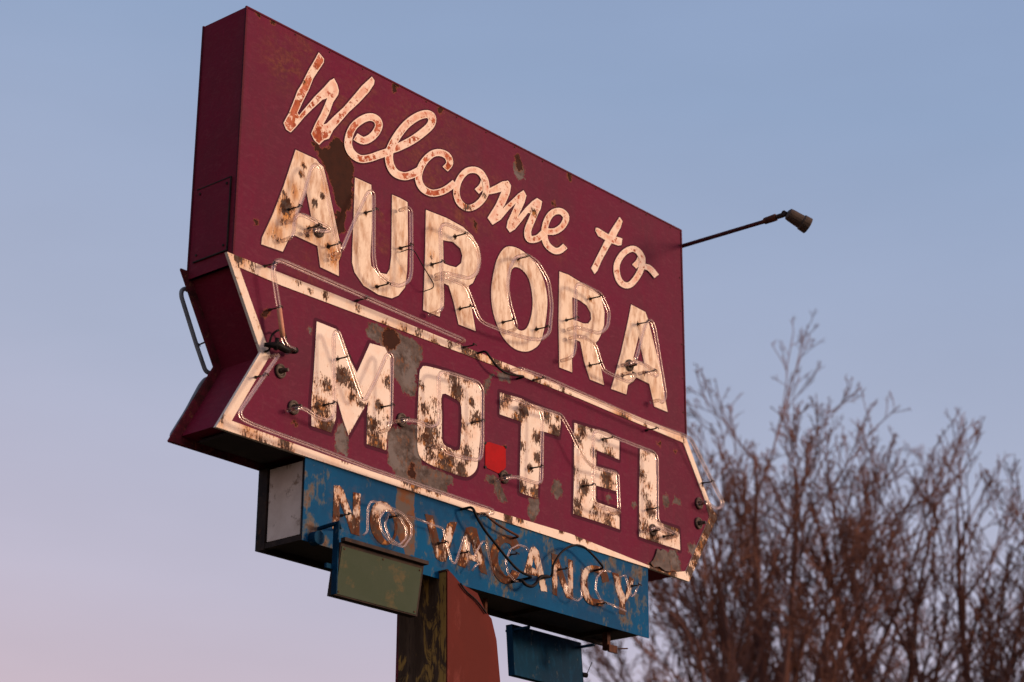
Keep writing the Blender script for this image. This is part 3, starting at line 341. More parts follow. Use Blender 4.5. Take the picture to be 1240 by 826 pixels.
LW = [(0.37, -1.075, 0.058, 1.2), (0.346, -1.182, 0.042, 0.6), (0.566, -0.988, 0.029, 1.1), (0.48, -0.798, 0.021, 0.9), (0.457, -0.851, 0.019, 0.9),
(0.413, -0.961, 0.042, 0.4), (0.627, -0.927, 0.023, 1.0), (0.296, -1.276, 0.063, 0.4), (0.526, -1.19, 0.026, 0.9), (0.734, -1.29, 0.053, 0.5), (0.342,
-1.007, 0.019, 0.8), (1.063, -1.001, 0.032, 0.1), (1.274, -1.178, 0.032, 0.4), (1.519, -1.006, 0.026, 0.7), (0.707, -2.014, 0.058, 1.0), (0.829,
-1.933, 0.063, 1.2), (0.907, -1.96, 0.053, 1.0), (0.677, -2.163, 0.074, 1.0), (0.719, -2.246, 0.074, 1.1), (1.177, -1.876, 0.047, 0.8), (1.117,
-2.029, 0.042, 1.0), (1.07, -2.156, 0.074, 1.0), (0.975, -2.056, 0.047, 0.8), (1.1, -2.244, 0.063, 1.2), (1.159, -2.095, 0.053, 0.6), (0.897, -2.029,
0.032, 1.0), (0.893, -2.22, 0.042, 0.3), (0.621, -2.028, 0.032, 0.5), (1.459, -1.82, 0.032, 0.8), (1.721, -1.698, 0.063, 1.0), (1.751, -1.766, 0.063,
1.2), (1.571, -1.889, 0.042, 0.9), (1.477, -1.954, 0.053, 0.9), (1.836, -1.687, 0.042, 0.8), (1.881, -1.802, 0.032, 1.2), (1.926, -1.897, 0.063, 1.0),
(1.812, -1.966, 0.053, 0.7), (1.87, -2.002, 0.053, 0.6), (1.535, -2.057, 0.074, 1.1), (1.523, -2.129, 0.084, 1.1), (1.539, -2.203, 0.063, 0.9),
(1.677, -2.219, 0.095, 1.1), (1.844, -2.129, 0.063, 1.0), (1.79, -2.231, 0.063, 1.0), (1.745, -2.113, 0.042, 1.0), (1.587, -1.945, 0.042, 0.6), (1.91,
-1.81, 0.084, 0.3), (2.34, -1.728, 0.053, 1.3), (2.188, -1.695, 0.063, 0.9), (2.295, -1.791, 0.053, 1.0), (2.401, -1.67, 0.063, 0.8), (2.555, -1.713,
0.053, 1.0), (2.649, -1.795, 0.053, 1.2), (2.665, -1.706, 0.032, 0.9), (2.341, -1.966, 0.053, 0.8), (2.372, -2.041, 0.053, 0.5), (2.47, -1.872, 0.042,
1.2), (2.478, -1.994, 0.042, 1.0), (2.327, -2.215, 0.053, 1.0), (2.402, -2.085, 0.037, 1.1), (2.448, -2.218, 0.053, 1.0), (2.144, -1.748, 0.042, 0.6),
(2.905, -1.719, 0.053, 1.0), (2.856, -1.796, 0.053, 1.0), (2.987, -1.688, 0.042, 0.7), (3.135, -1.721, 0.021, 1.0), (3.166, -1.805, 0.063, 0.9),
(3.018, -1.831, 0.042, 0.9), (3.147, -1.971, 0.063, 1.3), (2.918, -2.078, 0.058, 1.2), (2.853, -2.198, 0.053, 0.9), (2.885, -2.138, 0.053, 0.7),
(3.029, -2.211, 0.063, 0.9), (3.159, -2.245, 0.074, 0.8), (2.852, -2.271, 0.053, 1.0), (3.098, -1.929, 0.063, 0.5), (2.822, -1.995, 0.063, 0.6),
(3.26, -2.149, 0.032, 1.0), (3.542, -1.714, 0.053, 0.7), (3.521, -1.862, 0.053, 0.9), (3.571, -1.916, 0.042, 0.8), (3.534, -1.99, 0.063, 0.8), (3.584,
-2.066, 0.063, 1.1), (3.511, -2.201, 0.063, 1.0), (3.791, -2.14, 0.074, 1.2), (3.771, -2.199, 0.053, 0.9), (3.612, -2.265, 0.084, 1.0), (3.861,
-2.136, 0.042, 1.0), (0.452, -0.287, 0.023, 0.9), (0.381, -0.398, 0.019, 0.7), (0.356, -0.51, 0.021, 0.8), (1.977, -0.455, 0.026, 0.9), (1.829,
-0.582, 0.053, 0.8), (2.145, -0.451, 0.026, 0.5), (2.239, -0.563, 0.032, 0.5), (2.443, -0.405, 0.032, 1.0), (2.301, -0.42, 0.032, 0.5), (1.71, -0.532,
0.013, 0.9), (2.145, -0.407, 0.021, 0.3), (0.828, -2.7, 0.063, 0.8), (0.961, -2.606, 0.042, 0.8), (0.956, -2.763, 0.063, 1.0), (1.159, -2.757, 0.095,
1.4), (1.105, -2.694, 0.053, 0.9), (1.272, -2.676, 0.063, 1.2), (1.536, -2.581, 0.042, 1.2), (1.606, -2.671, 0.074, 1.2), (1.741, -2.574, 0.032, 0.8),
(1.662, -2.745, 0.053, 1.0), (1.909, -2.577, 0.063, 1.2), (1.967, -2.643, 0.053, 1.0), (1.814, -2.761, 0.053, 1.0), (2.012, -2.779, 0.053, 1.0),
(2.168, -2.581, 0.095, 1.5), (2.256, -2.582, 0.063, 1.4), (2.097, -2.694, 0.063, 1.3), (2.155, -2.78, 0.074, 1.1), (2.257, -2.769, 0.053, 1.0),
(2.405, -2.7, 0.032, 0.6), (2.45, -2.721, 0.032, 0.4), (2.647, -2.581, 0.042, 1.1), (2.708, -2.66, 0.053, 1.0), (2.787, -2.583, 0.032, 0.6), (2.646,
-2.792, 0.042, 0.9), (2.785, -2.786, 0.032, 0.7), (3.024, -2.576, 0.042, 0.8), (3.12, -2.598, 0.042, 1.2), (3.021, -2.782, 0.063, 0.9), (2.927,
-2.677, 0.032, 0.6), (3.235, -2.586, 0.042, 0.6), (3.28, -2.774, 0.053, 0.9), (3.384, -2.567, 0.042, 0.6), (0.3779, -1.094, 0.022, 0.85), (0.5309,
-1.1547, 0.022, 0.85), (0.686, -1.2114, 0.022, 0.85), (0.9644, -0.9117, 0.022, 0.85), (1.0766, -1.3295, 0.022, 0.85), (1.2562, -1.0335, 0.022, 0.85),
(1.5222, -1.0502, 0.022, 0.85), (1.7184, -0.807, 0.022, 0.85), (1.7704, -1.2532, 0.022, 0.85), (2.1555, -1.2234, 0.022, 0.85), (2.288, -0.7683, 0.022,
0.85), (2.4716, -1.1755, 0.022, 0.85), (2.7568, -1.0307, 0.022, 0.85), (2.999, -0.8123, 0.022, 0.85), (2.9904, -1.2658, 0.022, 0.85), (3.4921,
-0.8394, 0.022, 0.85), (3.3214, -1.2434, 0.022, 0.85), (3.5533, -1.1589, 0.022, 0.85), (0.7832, -1.8474, 0.022, 0.85), (0.6927, -2.1368, 0.022, 0.85),
(1.1355, -2.032, 0.022, 0.85), (1.8857, -1.9287, 0.022, 0.85), (2.4173, -2.0787, 0.022, 0.85), (3.1037, -1.726, 0.022, 0.85), (2.9072, -2.0769, 0.022,
0.85), (3.5511, -2.0811, 0.022, 0.85), (3.7199, -2.2205, 0.022, 0.85)]
BW = [(0.036, -1.5, 0.04, 1.0), (0.131, -1.503, 0.042, 0.8), (0.669, -1.507, 0.026, 1.2), (0.556, -1.512, 0.023, 1.0), (0.469, -1.501, 0.042, 0.5), (0.926,
-1.507, 0.026, 1.0), (0.027, -1.536, 0.032, 0.6), (1.138, -1.532, 0.032, 0.6), (1.299, -1.525, 0.042, 0.8), (1.422, -1.504, 0.037, 0.9), (1.383,
-1.581, 0.042, 0.6), (1.548, -1.538, 0.037, 1.0), (1.688, -1.503, 0.032, 0.9), (1.817, -1.486, 0.053, 1.1), (1.919, -1.499, 0.042, 0.9), (1.891,
-1.528, 0.063, 0.9), (2.097, -1.511, 0.063, 0.9), (2.187, -1.528, 0.042, 0.9), (2.462, -1.494, 0.042, 1.0), (2.571, -1.534, 0.042, 1.0), (2.714,
-1.501, 0.032, 1.0), (2.794, -1.533, 0.042, 0.6), (3.306, -1.53, 0.042, 0.9), (3.34, -1.549, 0.053, 0.9), (3.957, -1.498, 0.032, 0.8), (3.547, -1.518,
0.026, 0.9), (4.165, -1.778, 0.032, 0.7), (4.231, -1.944, 0.053, 1.2), (4.266, -1.992, 0.063, 1.4), (4.188, -2.088, 0.063, 1.1), (4.25, -1.939, 0.042,
1.2), (4.208, -2.061, 0.063, 1.3), (4.129, -2.189, 0.063, 1.2), (4.051, -2.305, 0.053, 1.1), (3.994, -2.393, 0.053, 1.0), (3.78, -2.446, 0.063, 1.3),
(3.642, -2.442, 0.063, 1.3), (0.157, -2.425, 0.042, 0.8), (0.413, -2.424, 0.053, 1.0), (0.25, -2.438, 0.063, 0.6), (-0.027, -2.401, 0.032, 0.7),
(0.439, -2.454, 0.053, 0.6), (0.864, -2.406, 0.026, 0.8), (1.409, -2.418, 0.053, 1.0), (1.355, -2.402, 0.042, 1.1), (1.531, -2.419, 0.026, 1.0),
(1.606, -2.421, 0.026, 1.0), (1.34, -2.338, 0.021, 0.3), (2.21, -2.433, 0.042, 1.2), (2.321, -2.413, 0.037, 1.2), (2.694, -2.403, 0.023, 1.0), (2.867,
-2.408, 0.037, 1.0), (2.938, -2.408, 0.023, 1.0), (3.197, -2.408, 0.015, 1.0), (0.18, -1.807, 0.032, 0.4), (0.021, -1.622, 0.032, 0.3), (0.196,
-2.061, 0.021, 0.4)]
TU_A = [[(0.3246, -1.3017), (0.3421, -1.2669), (0.3457, -1.1783), (0.4049, -1.0207), (0.4514, -0.8404), (0.4837, -0.8067), (0.5197, -0.8157), (0.5547,
-0.8783), (0.6743, -1.235), (0.6985, -1.2862)], [(0.3426, -1.1891), (0.3627, -1.153), (0.4113, -1.1384), (0.6002, -1.151), (0.6136, -1.1643), (0.5764,
-1.1807), (0.4893, -1.1981)], [(0.7048, -1.2566), (0.7886, -1.0577), (0.8909, -0.8383), (0.9205, -0.8146), (0.9426, -0.8324), (0.9548, -1.2031),
(0.9749, -1.2766), (1.009, -1.3008), (1.0764, -1.3245), (1.1703, -1.3203), (1.2498, -1.2601), (1.2641, -1.1946), (1.2497, -0.8291), (1.2242,
-0.8118)], [(1.4883, -1.3797), (1.5239, -1.3485), (1.5252, -1.2867), (1.4961, -0.8603), (1.5165, -0.8198), (1.5591, -0.8054), (1.7184, -0.807),
(1.822, -0.8578), (1.8456, -0.9459), (1.822, -1.0329), (1.7528, -1.0884), (1.6519, -1.1025), (1.538, -1.1178)], [(1.533, -1.1452), (1.6098, -1.1418),
(1.7277, -1.1413), (1.8442, -1.3142), (1.903, -1.33), (2.081, -1.3277), (2.2932, -1.3081), (2.4091, -1.283), (2.492, -1.2126), (2.5145, -1.027),
(2.483, -0.8726), (2.3772, -0.78), (2.2678, -0.7661), (2.1677, -0.8182), (2.115, -0.913), (2.0964, -1.0476), (2.1245, -1.1455), (2.1892, -1.277)],
[(2.6852, -1.3245), (2.7207, -1.2927), (2.7372, -1.2446), (2.7471, -0.8343), (2.7703, -0.8025), (2.8197, -0.7915), (3.0025, -0.7999), (3.0851,
-0.8987), (3.0664, -1.0053), (2.9817, -1.0748), (2.8658, -1.0866), (2.7514, -1.0983)], [(2.7671, -1.154), (2.8651, -1.142), (2.939, -1.1592), (2.9953,
-1.2699), (3.0279, -1.3103), (3.1954, -1.3193), (3.2889, -1.3159), (3.324, -1.2784), (3.2905, -1.2486)], [(3.3493, -1.1594), (3.4464, -0.9046),
(3.4797, -0.8432), (3.528, -0.823), (3.562, -0.8706), (3.667, -1.3092), (3.6297, -1.3642), (3.5948, -1.3532)], [(3.2919, -1.1867), (3.3702, -1.1535),
(3.4396, -1.1509), (3.5882, -1.1719), (3.5696, -1.1997), (3.4734, -1.1923)]]
TU_M = [[(0.418, -2.2416), (0.4834, -2.2291), (0.545, -2.2498), (0.6431, -2.2567), (0.6931, -2.2206), (0.6938, -2.1599), (0.6682, -1.761), (0.6856, -1.732),
(0.7071, -1.7353), (0.8969, -2.059), (0.9264, -2.0625), (1.0008, -1.9258), (1.0794, -1.7585), (1.105, -1.7395), (1.1256, -1.7572), (1.1296, -2.1219),
(1.1148, -2.183)], [(1.2171, -2.1012), (1.3432, -2.0764), (1.4518, -2.0827), (1.499, -2.0608), (1.5214, -2.0207), (1.5052, -1.7677), (1.5321,
-1.7304), (1.5807, -1.7219), (1.8434, -1.7103), (1.8829, -1.7403), (1.8854, -2.097), (1.875, -2.1593), (1.844, -2.1837), (1.7171, -2.1977), (1.5782,
-2.2022), (1.5389, -2.1681)], [(2.0898, -2.2324), (2.1925, -2.2012), (2.3719, -2.1996), (2.4143, -2.1795), (2.4248, -1.7771), (2.4017, -1.7362),
(2.2494, -1.7243), (2.1444, -1.7264)], [(2.2949, -1.7279), (2.5958, -1.7139), (2.6224, -1.7313), (2.7135, -1.8188), (2.8238, -1.939), (2.9037,
-1.9704), (3.116, -1.9537), (3.1489, -1.9619), (3.1607, -2.1981)], [(3.1772, -2.1965), (2.9649, -2.2103), (2.9042, -2.1822), (2.9097, -1.7587),
(2.9394, -1.7245), (3.0872, -1.7248), (3.5188, -1.7243), (3.558, -1.7477), (3.5485, -2.1658), (3.5989, -2.2033), (3.7761, -2.216)], [(3.4864,
-2.2383), (3.5298, -2.2129), (3.5982, -2.225), (3.7548, -2.2238)]]
TU_B = [[(0.394, -1.9232), (0.3402, -1.9266), (0.3025, -1.8956), (0.2628, -1.7301), (0.2101, -1.5489), (0.2067, -1.4933), (0.2405, -1.4577), (0.2825,
-1.4546), (0.9367, -1.4692), (1.7315, -1.4866)], [(0.2779, -1.9814), (0.2455, -2.0319), (0.1705, -2.1441), (0.0398, -2.341), (0.0249, -2.3715),
(0.0437, -2.3977), (0.1184, -2.4096), (0.5541, -2.4215), (0.9765, -2.4385), (1.9693, -2.4481), (1.991, -2.4629), (1.9482, -2.4753)], [(2.2181,
-1.5193), (2.448, -1.5136), (2.8283, -1.5225), (3.4291, -1.5394), (3.8522, -1.5266), (3.9333, -1.5345), (4.1519, -1.7643), (4.2792, -1.8932), (4.2208,
-1.9457), (4.1436, -1.9405), (4.0804, -1.9212)]]
TU_K = [[(0.0847, -1.5431), (0.0608, -1.537), (0.0367, -1.5579), (0.0393, -1.5907), (0.1657, -1.8341), (0.2401, -1.9646), (0.2874, -1.9657)], [(0.2777,
-1.994), (0.2432, -2.0062), (0.2111, -2.0479), (0.1255, -2.2198), (0.0251, -2.3922)]]
TU_V = [[(0.972, -2.807), (1.0024, -2.7823), (1.0005, -2.6449), (1.0268, -2.6039), (1.1163, -2.6004), (1.273, -2.6214), (1.343, -2.6717), (1.3425, -2.7373),
(1.2858, -2.8097), (1.1884, -2.807), (1.1092, -2.7501), (1.0877, -2.6902), (1.1304, -2.6344), (1.2078, -2.6265)], [(1.1821, -2.6322), (1.2476,
-2.6457), (1.3018, -2.6993), (1.3036, -2.7549), (1.253, -2.8027), (1.1746, -2.7823), (1.1336, -2.7172), (1.1567, -2.6472)], [(1.3125, -2.6239),
(1.4858, -2.6312), (1.601, -2.6347), (1.6232, -2.7061), (1.6734, -2.8095), (1.701, -2.821), (1.7801, -2.6346), (1.8024, -2.7067), (1.8187, -2.8325)],
[(1.8464, -2.8269), (1.8806, -2.7817), (1.9157, -2.7794), (1.8589, -2.743), (1.9276, -2.637), (1.9631, -2.6344), (2.0226, -2.8254)], [(2.3411,
-2.6192), (2.3113, -2.5927), (2.2448, -2.5928), (2.1719, -2.6346), (2.1319, -2.7113), (2.1514, -2.7805), (2.217, -2.8162), (2.2682, -2.811)], [(2.544,
-2.6624), (2.5667, -2.7177)], [(2.6819, -2.6447), (2.6842, -2.7747), (2.7271, -2.8164), (2.789, -2.8247), (2.8267, -2.7925), (2.8222, -2.6215)],
[(3.1017, -2.583), (3.029, -2.5883), (2.9673, -2.6487), (2.9567, -2.7221), (3.01, -2.7831), (3.1061, -2.7853), (3.252, -2.8012)], [(3.199, -2.5978),
(3.2488, -2.5724), (3.2803, -2.6389), (3.3119, -2.7002), (3.3456, -2.673), (3.3925, -2.5962)]]
CL_A = [(0.3779, -1.094), (0.5309, -1.1547), (0.686, -1.2114), (0.9644, -0.9117), (1.0766, -1.3295), (1.2562, -1.0335), (1.5222, -1.0502), (1.7184, -0.807),
(1.7704, -1.2532), (2.1555, -1.2234), (2.288, -0.7683), (2.4716, -1.1755), (2.7568, -1.0307), (2.999, -0.8123), (2.9904, -1.2658), (3.4921, -0.8394),
(3.3214, -1.2434), (3.5533, -1.1589)]
CL_M = [(0.7832, -1.8474), (0.6927, -2.1368), (1.1355, -2.032), (1.8857, -1.9287), (2.4173, -2.0787), (3.1037, -1.726), (2.9072, -2.0769), (3.5511, -2.0811),
(3.7199, -2.2205)]
CL_B = [(0.2702, -1.7138), (0.9169, -1.4634), (0.2179, -1.4802), (0.192, -2.1154), (3.5588, -1.5506), (4.1556, -1.7657), (1.8035, -1.4864), (2.4325,
-1.5179)]
CL_V = [(0.8616, -2.7126), (1.2343, -2.6393), (1.6232, -2.7061), (1.8027, -2.7258), (2.2305, -2.647), (2.5136, -2.7282), (2.6819, -2.6447), (3.0419,
-2.7872), (3.3889, -2.6074)]
CL_K = [(0.1768, -1.8262)]
GR_A = [(0.6058, -1.1436), (3.3914, -1.1547)]
GR_M = [(0.4724, -2.2076), (1.2973, -2.0641), (2.171, -2.1906), (3.6057, -2.2041), (4.1132, -1.9137), (4.1019, -2.0505), (0.3661, -2.0326)]
HEX = [(2.0035, -2.0241), (2.0367, -2.0087), (2.184, -2.0047), (2.1881, -2.1258), (2.1341, -2.1812), (2.0056, -2.1695)]
CABLES = [[(1.9279, -0.07, -1.4871), (1.965, -0.07, -1.5128), (2.0171, -0.07, -1.5499), (2.0916, -0.07, -1.5759), (2.1663, -0.07, -1.5708), (2.2872, -0.07,
-1.548)], [(1.8092, -0.09, -2.4673), (1.8425, -0.09, -2.5201), (1.9213, -0.09, -2.5903), (1.9931, -0.09, -2.6333), (2.1088, -0.09, -2.7065), (2.2109,
-0.09, -2.7638), (2.3433, -0.09, -2.7718)], [(2.5274, -0.08, -2.7288), (2.5275, -0.08, -2.669), (2.5965, -0.08, -2.5749), (2.6738, -0.08, -2.5204),
(2.7518, -0.08, -2.4899), (2.8303, -0.08, -2.4877), (2.9249, -0.08, -2.5275), (3.02, -0.08, -2.5821)], [(1.9505, -0.05, -2.4645), (2.0516, -0.05,
-2.5061), (2.1679, -0.05, -2.5253), (2.2635, -0.05, -2.5395)], [(0.249, -0.05, -1.957), (0.2427, -0.05, -1.9125), (0.2609, -0.05, -1.8608), (0.3063,
-0.05, -1.8241), (0.3489, -0.05, -1.835), (0.3629, -0.05, -1.8684), (0.3468, -0.05, -1.9011)], [(2.2521, -0.08, -2.8028), (2.2815, -0.08, -2.8263),
(2.3404, -0.08, -2.8295), (2.3848, -0.08, -2.7964), (2.4146, -0.08, -2.7511), (2.5047, -0.08, -2.7313)], [(1.7346, -0.072, -2.9245), (1.78, -0.072,
-2.9605), (1.8567, -0.072, -2.9884), (1.9059, -0.072, -3.0169), (1.9555, -0.072, -3.055)], [(1.2601, -0.1, -1.0555), (1.3455, -0.1, -1.1406), (1.4597,
-0.1, -1.2378)]]
POLE = [(1.637, -2.8594), (1.6888, -2.8868), (1.7478, -2.9223), (1.8136, -2.9332), (1.8904, -2.9492), (1.9548, -3.0344), (2.0117, -3.0738), (2.0555,
-3.1867), (2.0899, -3.4206)]

TREES = [
 ('bare_tree', 'tallest bare reddish tree directly right of the sign', (23.0, 12.35, 0), 13.7, 1, 'bark', dict(limbs=12, spread=.46, fork=.5)),
 ('bare_tree', 'slimmer bare tree between the tallest tree and the one cut by the right edge', (26.6, 10.4, 0), 12.9, 47, 'bark', dict(limbs=6, spread=.36, fork=.5, dens=.9)),
 ('bare_tree', 'darker bare tree cut off by the right edge of the photo', (26.4, 7.4, 0), 12.3, 76, 'bark_dark', dict(limbs=8, spread=.45, fork=.48, dens=.95)),
 ('bare_tree', 'low bare tree showing under the right end of the blue cabinet', (25.0, 14.6, 0), 12.0, 110, 'bark', dict(limbs=9, spread=.5, fork=.48)),
 ('bare_tree', 'rounded bare tree close behind the right side of the tallest one', (25.7, 11.9, 0), 13.2, 2, 'bark', dict(limbs=9, spread=.42, fork=.5)),
]

# ------------------------------------------------------------- materials
def new_mat(name):
    m = bpy.data.materials.new(name); m.use_nodes = True
    return m, m.node_tree, m.node_tree.nodes['Principled BSDF']
class G:
    """tiny node-graph helper"""
    def __init__(s, nt): s.nt = nt; s.tc = nt.nodes.new('ShaderNodeTexCoord')
    def n(s, t, **k):
        x = s.nt.nodes.new(t)
        for a, v in k.items(): setattr(x, a, v)
        return x
    def put(s, sock, v):
        if isinstance(v, (int, float)): sock.default_value = v
        elif isinstance(v, tuple): sock.default_value = (*v, 1) if len(v) == 3 and len(sock.default_value) == 4 else v
        else: s.nt.links.new(v, sock)
    def math(s, op, a, b=0., clamp=False):
        x = s.n('ShaderNodeMath', operation=op, use_clamp=clamp); s.put(x.inputs[0], a); s.put(x.inputs[1], b); return x.outputs[0]
    def noise(s, scale, stretch=(1, 1, 1), detail=6, rough=.55, off=0, dist=0):
        mp = s.n('ShaderNodeMapping'); mp.inputs['Scale'].default_value = stretch; mp.inputs['Location'].default_value = (off, off*.7, off*1.3)
        s.nt.links.new(s.tc.outputs['Object'], mp.inputs[0])
        x = s.n('ShaderNodeTexNoise'); s.nt.links.new(mp.outputs[0], x.inputs['Vector'])
        x.inputs['Scale'].default_value = scale; x.inputs['Detail'].default_value = detail; x.inputs['Roughness'].default_value = rough
        x.inputs['Distortion'].default_value = dist
        return x.outputs['Fac']
    def ramp(s, v, a, b, lo=0., hi=1.):
        x = s.n('ShaderNodeMapRange'); s.put(x.inputs[0], v); x.inputs[1].default_value = a; x.inputs[2].default_value = b
        x.inputs[3].default_value = lo; x.inputs[4].default_value = hi; return x.outputs[0]
    def mix(s, f, a, b):
        x = s.n('ShaderNodeMix', data_type='RGBA'); s.put(x.inputs['Factor'], f); s.put(x.inputs['A'], a); s.put(x.inputs['B'], b); return x.outputs['Result']
    def attr(s, name):
        x = s.n('ShaderNodeAttribute', attribute_name=name); return x.outputs['Fac']
    def bump(s, h, strength, dist=.01):
        x = s.n('ShaderNodeBump'); x.inputs['Strength'].default_value = strength; x.inputs['Distance'].default_value = dist
        s.put(x.inputs['Height'], h); return x.outputs[0]

MAROON = (.132, .0105, .036)
GREYMET = (.118, .094, .080)
RUSTD = (.018, .007, .004)
def maroon_mat(name, face=True, base=MAROON, outline=.009):
    m, nt_, b = new_mat(name); g = G(nt_)
    mott = g.noise(2.2, detail=7, rough=.62); st = g.noise(9, (3.2, 1, .45), detail=5, off=3); fine = g.noise(70, detail=4)
    c = g.mix(g.ramp(mott, .38, .66), base, (base[0]*.80, base[1]*1.45+.004, base[2]*1.0))
    c = g.mix(g.ramp(st, .5, .8, 0, .45), c, (base[0]*1.2, base[1]*1.0, base[2]*.95))
    c = g.mix(g.ramp(fine, .45, .75, 0, .35), c, (base[0]*.7, base[1]*.9, base[2]*.75))
    brushm = g.noise(16, (1, 1, 2.6), detail=6, off=12, dist=1.2)
    c = g.mix(g.ramp(brushm, .50, .74, 0, .75), c, (base[0]*1.02+.01, base[1]*1.9+.008, base[2]*1.35))
    scr = g.noise(32, (4.2, 1, .5), detail=3, off=9)
    c = g.mix(g.ramp(scr, .68, .76, 0, .4), c, (base[0]*1.5, base[1]*2.6, base[2]*1.9))
    if face:
        br = g.attr('brown'); bn = g.noise(14, (1, 1, 1.6), detail=7, off=6, dist=.8)
        k = g.math('MULTIPLY', br, g.ramp(bn, .38, .62), True)
        c = g.mix(g.math('MULTIPLY', k, .9), c, g.mix(g.ramp(g.noise(40, detail=5), .4, .65), (.105, .030, .024), (.20, .066, .036)))
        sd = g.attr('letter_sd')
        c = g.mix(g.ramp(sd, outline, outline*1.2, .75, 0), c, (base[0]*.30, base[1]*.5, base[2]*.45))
        nz = g.math('MULTIPLY', g.math('SUBTRACT', g.noise(38, detail=6, rough=.65, off=2), .5), .085)
        gs = g.math('ADD', g.attr('grey_sd'), nz)
        gcol = g.mix(g.ramp(g.noise(11, (1, 1, 1.5), detail=8, rough=.7), .42, .62), GREYMET, (.050, .037, .030))
        gcol = g.mix(g.ramp(g.noise(26, (1.3, 1, .6), detail=8, rough=.75, off=5), .53, .64), gcol, (.19, .082, .036))
        gcol = g.mix(g.ramp(g.noise(7, detail=6, rough=.7, off=15), .50, .60, 0, .8), gcol, (.17, .15, .135))
        c = g.mix(g.ramp(gs, .005, .0065, .85, 0), c, (.17, .05, .045))
        c = g.mix(g.ramp(gs, 0, .0015, 1, 0), c, gcol)
        rs = g.math('ADD', g.attr('rust_sd'), nz)
        c = g.mix(g.ramp(rs, .002, .011, .85, 0), c, (.22, .075, .026))
        c = g.mix(g.ramp(rs, 0, .003, 1, 0), c, g.mix(g.noise(24, detail=6), RUSTD, (.055, .016, .007)))
    pit = g.noise(55, detail=5, rough=.7, off=21)
    c = g.mix(g.ramp(pit, .755, .77), c, (.10, .035, .02))
    nt_.links.new(c, b.inputs['Base Color']); b.inputs['Roughness'].default_value = .6; b.inputs['Specular IOR Level'].default_value = .05
    h = g.math('ADD', g.noise(1.6, detail=2), g.math('MULTIPLY', g.noise(45, detail=5), .06))
    if face: h = g.math('ADD', h, g.math('ADD', g.ramp(gs, -.002, .003, 0, .10), g.ramp(rs, -.002, .003, 0, .12)))
    nt_.links.new(g.bump(h, .6, .03), b.inputs['Normal'])
    return m

def cream_mat(name, base=(.80, .60, .44), tint=(.62, .36, .22), tintlo=.5, tinthi=.72, stretch=(3, 1, .6), tscale=22,
              wear=.30, bias=0., edge_wear=0., edge_light=0., brush=None, chip=(.095, .068, .052), chip2=(.060, .024, .011)):
    m, nt_, b = new_mat(name); g = G(nt_)
    st = g.noise(tscale, stretch, detail=7, rough=.6)
    c = g.mix(g.ramp(st, tintlo, tinthi, 0, .85), base, tint)
    c = g.mix(g.ramp(g.noise(120, (2, 1, .5), detail=3), .45, .8, 0, .35), c, (base[0]*.8, base[1]*.72, base[2]*.62))
    ed = g.attr('edge')
    if brush:
        bn = g.noise(19, (1.4, 1, 1.4), detail=7, rough=.7, off=4)
        k = g.math('MULTIPLY', g.ramp(g.math('ADD', bn, g.math('MULTIPLY', g.attr('stain'), .15)), .555, .595), g.ramp(g.math('ADD', ed, g.math('MULTIPLY', g.noise(60, detail=3, off=2), .008)), .0075, .0115))
        c = g.mix(g.math('MULTIPLY', k, .96), c, g.mix(g.ramp(g.noise(50, detail=5, off=70), .4, .65), brush, (brush[0]*1.5, brush[1]*2.6, brush[2]*2)))
        c = g.mix(g.math('MULTIPLY', g.ramp(g.noise(14, detail=3, off=8), .45, .6), g.ramp(ed, .006, .012, 0, .45)), c, (.62, .20, .11))
    if edge_light: c = g.mix(g.ramp(ed, .003, .006, edge_light, 0), c, (.86, .70, .54))
    n1 = g.noise(56, (1.5, 1, .55), detail=9, rough=.72, off=15); n2 = g.noise(11, (1.2, 1, .7), detail=4, off=1)
    v = g.math('ADD', g.math('MULTIPLY', n1, .75), g.math('MULTIPLY', n2, .25))
    v = g.math('ADD', v, g.math('MULTIPLY', g.attr('wear'), wear))
    if edge_wear: v = g.math('ADD', v, g.ramp(ed, 0, .022, edge_wear, 0))
    v = g.math('ADD', v, bias)
    if not brush:
        sn = g.math('MULTIPLY', g.attr('stain'), g.ramp(g.noise(17, (2.2, 1, .55), detail=8, rough=.7, off=40), .34, .54))
        c = g.mix(g.math('MULTIPLY', sn, .95, True), c, g.mix(g.ramp(g.noise(24, (2, 1, .6), detail=6, off=44), .42, .62), (.68, .31, .06), (.36, .12, .025)))
    rn = g.ramp(g.noise(7, detail=4, off=30), .42, .6)
    c = g.mix(g.math('MULTIPLY', g.ramp(v, .575, .64, 0, .75), rn), c, (.55, .24, .07))
    cc = g.mix(g.ramp(g.noise(34, (1, 1, .8), detail=7, rough=.7, off=11), .44, .58), chip, chip2)
    cc = g.mix(g.ramp(g.noise(22, detail=6, off=17), .58, .66), cc, (.36, .15, .04))
    c = g.mix(g.ramp(v, .636, .648, 0, .9), c, (.30, .12, .045))
    c = g.mix(g.ramp(v, .650, .658), c, cc)
    nt_.links.new(c, b.inputs['Base Color']); b.inputs['Roughness'].default_value = .7; b.inputs['Specular IOR Level'].default_value = .06
    hh = g.math('SUBTRACT', g.noise(2.2, detail=2), g.ramp(v, .64, .66, 0, .08))
    nt_.links.new(g.bump(hh, .5, .03), b.inputs['Normal'])
    return m

